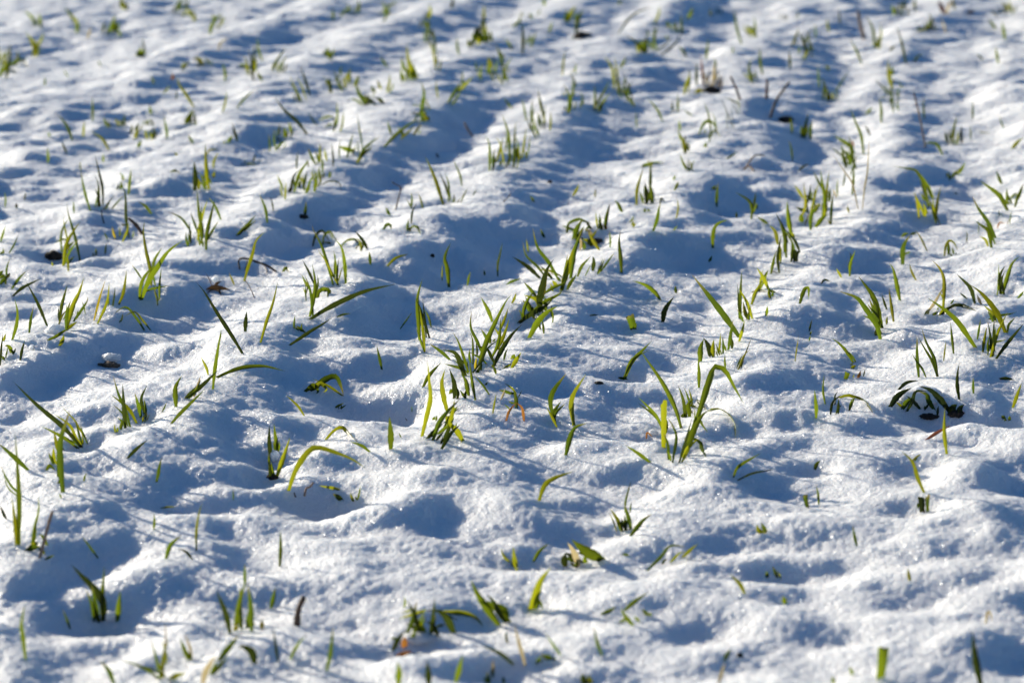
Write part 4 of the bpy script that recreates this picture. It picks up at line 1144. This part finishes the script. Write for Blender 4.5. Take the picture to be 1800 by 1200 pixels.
def blade_mesh(b, origin):
    P = b["pts"].copy()
    d0 = P[1] - P[0]; d0 /= np.linalg.norm(d0) + 1e-9
    root = P[0] - .018 * (d0 * .5 + np.array([0, 0, 1.0]) * .7)
    n = 9 if len(P) == 2 else 16
    C = spline(P, n)
    if len(P) == 2:                  # a straight-looking blade still has a slight bow
        t = np.linspace(0, 1, n + 1); L = np.linalg.norm(P[1] - P[0])
        bow = random.gauss(0, .035) * L
        C = C + (np.sin(t * math.pi) * bow)[:, None] * np.array([1.0, .3, .25])
    C = np.vstack([root, C])
    n = len(C)
    T = np.gradient(C, axis=0); T /= np.linalg.norm(T, axis=1)[:, None] + 1e-9
    s = np.clip((np.arange(n) - 1) / (n - 2), 0, 1)
    blunt = "c" in b["f"]
    if blunt: prof = .72 + .28 * np.minimum(s / .8, 1)
    else:
        up = np.minimum(s / .38, 1); prof = .60 + .40 * (3 * up ** 2 - 2 * up ** 3)
        dn = np.clip((s - .34) / .66, 0, 1); prof *= np.clip(1 - dn ** 1.55, .02, 1)
    W = b["w3"] * .50 * prof
    psi0 = random.uniform(-.75, .75); tw = random.uniform(-.9, .9)
    fold = random.uniform(.2, .75)
    V = []; UV = []
    for i in range(n):
        view = EYE - C[i]; view /= np.linalg.norm(view)
        side = np.cross(T[i], view); l = np.linalg.norm(side); side = side / l if l > 1e-6 else np.array([1.0, 0, 0])
        nor = np.cross(side, T[i])
        a = np.clip(psi0 + tw * (s[i] - .5), -1.05, 1.05)
        ax = side * math.cos(a) + nor * math.sin(a); az = -side * math.sin(a) + nor * math.cos(a)
        w = W[i] / max(.55, math.cos(a))
        for j, e in enumerate((-1, -.5, 0, .5, 1)):
            wob = 1 + (.07 * math.sin(i * 2.1 + b["w3"] * 9e3) if abs(e) == 1 else 0)
            V.append(C[i] + ax * w * e * wob + az * w * fold * abs(e)); UV.append((.5 + e / 2, s[i]))
    if blunt:                        # ragged break
        for j in range(5): V[-5 + j] = V[-5 + j] + T[-1] * random.uniform(-.6, .3) * b["w3"]
    F = [(i * 5 + j, i * 5 + j + 1, i * 5 + j + 6, i * 5 + j + 5) for i in range(n - 1) for j in range(4)]
    return np.array(V) - origin, F, UV
def add_blade(name, b, origin, parent, mats=None):
    V, F, UV = blade_mesh(b, origin)
    kind = [c for c in b["f"] if c in M]
    mat = M[kind[0]][0] if kind else random.choices(M["g"], (5, 3, 3, 3))[0]
    o = mesh_from(name, V, F, mat, parent, True, (0, 0, 0) if parent is not None else origin)
    lay = o.data.uv_layers.new(name="UVMap")
    uv = np.array(UV, np.float32)[np.asarray(F).ravel()]
    lay.data.foreach_set("uv", uv.ravel())
    if kind and parent is not None: o["label"] = PART_LABEL[kind[0]]
    return o
def tag(o, label, cat, group=None):
    o["label"] = label; o["category"] = cat
    if group: o["group"] = group
    return o
def make_plant(label, blades, tuft="grass_tuft", shoot="grass_shoot", cats=("grass tuft", "grass blade"),
               groups=("tufts of young grass growing through the snow", "single grass blades sticking out of the snow")):
    if len(blades) == 1:
        o = add_blade(shoot, blades[0], blades[0]["foot"], None)
        return tag(o, label, cats[1], groups[1])
    foot = np.mean([b["foot"] for b in blades], axis=0)
    e = bpy.data.objects.new(tuft, None); col.objects.link(e)
    e.empty_display_size = .02; e.location = foot
    for b in blades: add_blade("dry_leaf" if set(b["f"]) & set("ortbY") else "leaf", b, foot, e)
    return tag(e, label, cats[0], groups[0])
def crowd(bl):
    """A full tuft has more thin blades than could be measured one by one: add slimmer sisters between them."""
    n = len(bl)
    if n < 2: return bl
    extra = []
    green = [b for b in bl if not set(b["f"]) & set("ortbcY")]
    for _ in range(min(16, int((2.0 if bl[0]['p'][0][1] < 330 else .8) * n + .5)) if green else 0):
        b = random.choice(green); o = random.choice(bl)
        x0, y0 = b["p"][0]; fx, fy = o["p"][0]
        fx = .6 * fx + .4 * x0 + random.gauss(0, 3.5 if y0 > 330 else 6); fy = .6 * fy + .4 * y0 + random.gauss(0, 1.5)
        k = random.uniform(.35, .85); sk = random.uniform(-.3, .3)
        P = [(fx + ((x - x0) * random.uniform(.7, 1.1) + sk * (y0 - y)) * k, fy + (y - y0) * k) for x, y in b["p"]]
        extra.append(dict(p=P, w=b["w"] * random.uniform(.55, .85), f=""))
    return bl + extra
ITEMS = [(l, crowd(bl)) for l, bl in ITEMS]
# the snow has sunk and melted back a little around the fuller plants and in the open holes
PITS = [("J", 870, 500, .045, .030), ("J", 600, 1090, .040, .022), ("L", 1090, 515, .035, .012), ("L", 1320, 490, .03, .02), ("F", 335, 310, .03, .028),
        ("E", 1000, 900, .035, .022), ("E", 372, 590, .03, .02), ("C", 1400, 620, .04, .02), ("D", 120, 810, .04, .03), ("G", 1440, 240, .03, .024),
        ("L", 1720, 540, .03, .022), ("K", 800, 262, .02, .014), ("H", 1240, 1000, .03, .014), ("G", 90, 1050, .025, .016), ("L", 340, 880, .018, .014),
        ("J", 110, 930, .025, .016), ("N", 1110, 900, .03, .016), ("M", 680, 760, .03, .014), ("D", 740, 770, .03, .02), ("G", 640, 480, .03, .014)]
spots = [(TILE[t][0] + x / 4, TILE[t][1] + y / 4, s, d) for t, x, y, s, d in PITS]
for _, bl in ITEMS:
    if len(bl) >= 4:
        spots.append((np.mean([b["p"][0][0] for b in bl]), np.mean([b["p"][0][1] for b in bl]), random.uniform(.014, .024), random.uniform(.003, .010)))
_, at = hit([s[0] for s in spots], [s[1] for s in spots])
for (_, _, s, d), p in zip(spots, at):
    r2 = ((gX - p[0]) ** 2 + (gY - p[1] - s * .4) ** 2) / (2 * s * s)
    RELIEF -= d * np.exp(-r2 ** 1.4)
build_snow()
place([b for _, bl in ITEMS for b in bl])
for label, bl in ITEMS: make_plant(label, bl)

# ---------------------------------------------------------------- dry stems, twigs, dead leaves
def tube(P, rads, sides=7, wob=.18, seed=1):
    r = random.Random(seed)
    C = spline(P, 18); n = len(C)
    T = np.gradient(C, axis=0); T /= np.linalg.norm(T, axis=1)[:, None]
    V = []; F = []
    for i in range(n):
        a = np.cross(T[i], [.3, .8, .52]); a /= np.linalg.norm(a); c = np.cross(T[i], a)
        rad = np.interp(i / (n - 1), np.linspace(0, 1, len(rads)), rads) * (1 + r.uniform(-wob, wob))
        for j in range(sides):
            t = 2 * math.pi * j / sides
            V.append(C[i] + (a * math.cos(t) + c * math.sin(t)) * rad * (1 + r.uniform(-wob, wob) * .5))
    for i in range(n - 1):
        for j in range(sides):
            k = (j + 1) % sides
            F.append((i * sides + j, i * sides + k, (i + 1) * sides + k, (i + 1) * sides + j))
    c0, c1 = len(V), len(V) + 1
    V += [C[0], C[-1]]
    for j in range(sides):
        k = (j + 1) % sides
        F.append((c0, k, j, c0)); F.append((c1, (n - 1) * sides + j, (n - 1) * sides + k, c1))
    return V, F
def tri_mesh(name, V, F, mat, parent=None, origin=(0, 0, 0)):
    me = bpy.data.meshes.new(name)
    me.from_pydata([tuple(np.asarray(v) - np.asarray(origin)) for v in V], [], [tuple(dict.fromkeys(f)) for f in F])
    me.polygons.foreach_set("use_smooth", np.ones(len(me.polygons), bool))
    me.materials.append(mat)
    o = bpy.data.objects.new(name, me); col.objects.link(o)
    if parent is not None: o.parent = parent
    else: o.location = origin
    return o
STEMS = """
dry_twig|E|thick dark brown twig stuck slantwise in the snow|1015,440 960,385 905,335>30
dry_twig|E|brown dry twig with side shoots lying on the snow by a folded leaf tip|1975,706 1880,668 1800,640 1740,618 1680,625 1686,692>17;1740,618 1725,700>8;1860,662 1880,712>8
dry_twig|E|hair-thin reddish rootlet trailing down the lit ridge|1800,892 1762,830 1725,770>7
dry_stalk|M|pink-brown dry stem leaning out of a shaded dip|268,318 320,165 356,30 372,-8>22
dry_stalk|D|tall thin red-brown stem standing on the white slope|1112,1040 1070,840 1025,650>17
dry_stalk|D|dark red stem standing beside the two-bladed tuft on the far slope|680,275 650,180 632,80>34
dry_twig|C|tan twig bent over a shaded dip|1630,1182 1700,1100 1775,1094>16
dry_twig|C|dark looped twig under the tan bent one|1610,1192 1660,1168 1705,1205>20
dry_stalk|C|reddish stalk leaning beside the stubble clump|1612,702 1570,610 1535,540>24
dry_stalk|C|short red-brown stalk by the dark hole|1788,692 1795,560>28
dry_stalk|D|brown stem bent across the mouth of a dark hole|10,825 60,705 150,578>26
dry_stalk|N|dark broken stub with a torn top on near snow|285,792 298,690 335,600>40
dry_stalk|B|curved pale-red stalk on the trough's far lip|1535,955 1490,910 1465,860>22
dry_twig|B|short brown twig end poking from the lit slope|1290,1105 1268,1078>20
dry_twig|J|crooked brown twig standing in the deep hollow|333,1080 352,1035 378,1022 405,988>17
dry_twig|J|tiny brown twig beside the crooked one in the deep hollow|290,1098 268,1060>13
dry_stalk|F|thin stalk with a brown tip cocked sideways|975,278 1000,200 1018,120 985,98 958,80>11
dry_stalk|F|short straw bit lying on the ridge|1715,220 1790,165>10
dry_stalk|H|thin brown stalk fallen across the row's foot|0,690 30,706 65,720>8
dry_stalk|D|short reddish stalk at the picture's far corner|1245,95 1222,50 1200,15>36
dry_stalk|E|brownish stem with a flopped dark leaf at its foot|740,372 720,330 712,275>11
"""
STALKS = []
for ln in STEMS.strip().splitlines():
    name, tile, label, text = ln.split("|")
    STALKS.append((name, label, parse(tile, text)))
place([b for *_, bl in STALKS for b in bl])
for k, (name, label, bl) in enumerate(STALKS):
    V = []; F = []
    for q, b in enumerate(bl):
        P = b["pts"].copy()
        P[0] = P[0] - np.array([0, 0, .006 if q == 0 else 0])
        r = b["w3"] / 2
        v, f = tube(P, [r, r * .9, r * .75], seed=k * 7 + q)
        F += [tuple(i + len(V) for i in g) for g in f]; V += list(v)
    pale = any(w in label for w in ("tan", "straw", "pink", "pale"))
    mat = dull_material("dry_stalk", (.20, .12, .08), (.36, .25, .18), 260) if pale else \
        dull_material("red_stalk", (.07, .022, .018), (.17, .07, .05), 260) if "red" in label else BARK
    o = tri_mesh(name, V, F, mat, None, bl[0]["foot"])
    tag(o, label, name.replace("_", " "), "dry stalks and twigs in the snow")

def dry(tile, label, text, single="dry_leaf", many="dry_tuft"):
    bl = parse(tile, text); place(bl)
    return make_plant(label, bl, many, single, ("dry tuft", "dry leaf"), (None, None))
dry("L", "flat red-brown dry leaf lying behind an upright bright blade", "1115,690 1190,640 1285,590>26r")
dry("K", "tiny orange leaf curled against a snow crumb", "945,682 952,640 990,672>14o")
dry("E", "dead curled brown leaf with ragged points, topped with a snow crumb",
    "1450,835 1500,815 1560,822 1622,838>40b;1500,820 1540,850 1560,878>24b;1490,810 1470,760 1442,712>7b;1505,820 1530,790 1560,775>22b;1520,830 1470,850 1420,920>7b")
dry("C", "red-brown stubble clump with dark roots and a few green blades",
    "1345,600 1335,480 1325,390>22r;1355,610 1345,530 1340,480>20b;1370,600 1385,540 1392,480>22b;1400,600 1412,540 1418,460>20t;1420,600 1425,520 1422,430>18t;"
    "1440,610 1455,560 1476,515>24b;1380,600 1360,540 1352,500>18t;1410,610 1440,550 1450,480>18t;1460,630 1475,580 1482,540>22b;1300,600 1298,500 1300,430>26;"
    "1365,420 1375,340 1385,270>24;1425,500 1432,450 1420,410>26;1215,660 1235,580 1255,510>30;1290,655 1320,640 1350,642>40y;1240,650 1250,560 1245,480>16")
dry("D", "rusty dead tuft with pale stalks on the far bright ridge", "1245,100 1230,60 1205,30>26r;1260,95 1270,40 1300,0>24t;1235,90 1215,60 1200,10>20b;1310,70 1305,30 1300,-10>24y;1400,95 1430,80 1455,90>30b;1250,235 1235,180 1215,120>12t")

# ---------------------------------------------------------------- clods, crumbs and caps of snow
def lump(name, tile, x, y, wx, hy, mat, label, cat, seed, deep=.8, sink=.35, rough=.28, group=None):
    ox, oy = TILE[tile]
    d, p = hit([ox + x / 4], [oy + (y + hy * .35) / 4])
    d, p = d[0], p[0]
    a = wx / 8 * d / FPX; c = hy / 8 * d / FPX * 1.15; bb = a * deep
    me = bpy.data.meshes.new(name)
    import bmesh
    bm = bmesh.new(); bmesh.ops.create_icosphere(bm, subdivisions=4, radius=1)
    from mathutils import noise
    for v in bm.verts:
        n = v.co.normalized()
        k = 1 + rough * (noise.noise(n * 1.7 + Vector((seed, 0, 0))) + .55 * noise.noise(n * 4.3 + Vector((seed, 3, 0))) + .3 * noise.noise(n * 11 + Vector((seed, 7, 0))))
        v.co = Vector((n.x * a * k, n.y * bb * k, n.z * c * k))
    bm.to_mesh(me); bm.free()
    me.polygons.foreach_set("use_smooth", np.ones(len(me.polygons), bool))
    me.materials.append(mat)
    o = bpy.data.objects.new(name, me); col.objects.link(o)
    o.location = (p[0], p[1] + bb * (.9 if wx > 300 else .4), p[2] + c * (1 - 2 * sink))
    tag(o, label, cat, group)
    return o
lump("soil_clod", "E", 372, 598, 125, 64, SOIL, "dark soil clod uncovered under a lip of snow beside the tall crossing pair", "soil clod", 1, sink=.3)
lump("soil_clod", "F", 330, 318, 70, 34, SOIL, "dark soil showing at the foot of the lone leaf in its deep hole", "soil clod", 2, sink=.45)
lump("soil_clod", "D", 120, 835, 130, 46, SOIL, "dark soil in the hole under the bent brown stem", "soil clod", 3, sink=.45)
lump("soil_clod", "C", 1400, 632, 120, 60, SOIL, "nearly black earth round the roots of the stubble clump", "soil clod", 4, sink=.4)
lump("soil_clod", "L", 1330, 500, 120, 50, SOIL, "dark earth under the frosted leaves beside the snow dome", "soil clod", 5, sink=.45)
lump("soil_clod", "L", 1150, 522, 170, 34, SOIL, "damp dark earth in the gap below the arched leaves of the snow dome", "soil clod", 15, sink=.45)
lump("soil_clod", "G", 600, 490, 130, 40, SOIL, "earth and litter under the bushy half-buried tuft", "soil clod", 6, sink=.5)
lump("soil_clod", "K", 610, 290, 60, 22, SOIL, "small dark speck of earth in the shaded dip before the leaning leaf", "soil clod", 7, sink=.4)
lump("soil_clod", "J", 110, 948, 90, 40, SOIL, "dark earth round the snowy brown stump", "soil clod", 8, sink=.45)
lump("soil_clod", "C", 500, 240, 130, 60, SOIL, "dark earth in the far hollow under the two-bladed tuft", "soil clod", 9, sink=.5)
lump("soil_clod", "G", 265, 77, 30, 24, BARK, "tiny brown crumb on the trough's snow", "soil crumb", 10, sink=.3)
lump("soil_clod", "F", 1240, 596, 30, 26, SOIL, "tiny dark crumb on the shaded hummock's flank", "soil crumb", 11, sink=.3)
lump("soil_clod", "O", 1603, 1003, 46, 36, SOIL, "blurred dark crumb on near white snow", "soil crumb", 12, sink=.3)
lump("soil_clod", "I", 765, 165, 130, 36, dull_material("litter", (.08, .05, .03), (.24, .16, .10), 350, .002), "brown root clod with a cap of snow, in the wide trough", "root clod", 13, sink=.35, rough=.5)
crumbs = "caps and crumbs of snow"
lump("snow_lump", "I", 778, 128, 135, 46, SNOW, "white cap of snow on the brown root clod", "snow cap", 21, sink=-.05, rough=.4, group=crumbs)
lump("snow_lump", "L", 1085, 415, 330, 140, SNOW, "rounded dome of snow held up by the arched dark plant", "snow dome", 22, deep=.9, sink=.3, rough=.2, group=crumbs)
lump("snow_lump", "E", 385, 1125, 130, 70, SNOW, "lump of snow sitting on the base of a leafy tuft", "snow lump", 23, sink=.2, rough=.25, group=crumbs)
lump("snow_lump", "M", 780, 735, 80, 70, SNOW, "small round snow lump at the foot of a near tuft", "snow lump", 24, sink=.2, rough=.2, group=crumbs)
lump("snow_lump", "N", 1140, 890, 230, 60, SNOW, "flat snow lump lying on the amber-based plant", "snow lump", 25, sink=.2, rough=.22, group=crumbs)
lump("snow_lump", "E", 1520, 790, 56, 40, SNOW, "snow crumb on top of the dead curled leaf", "snow crumb", 26, sink=-.3, rough=.25, group=crumbs)
lump("snow_lump", "J", 135, 820, 70, 80, SNOW, "snow lump caught between stiff dark blades", "snow lump", 27, sink=.1, rough=.22, group=crumbs)
lump("snow_lump", "G", 130, 870, 90, 50, SNOW, "frosty snow clump caught in the yellow-leaved tuft", "snow lump", 28, sink=.1, rough=.3, group=crumbs)
lump("snow_lump", "I", 225, 45, 40, 36, SNOW, "snow crumb by the tiny leaf tip near the picture's edge", "snow crumb", 29, sink=.2, rough=.25, group=crumbs)
lump("snow_lump", "K", 990, 645, 70, 40, SNOW, "snow crumb above the tiny orange leaf", "snow crumb", 30, sink=.2, rough=.2, group=crumbs)
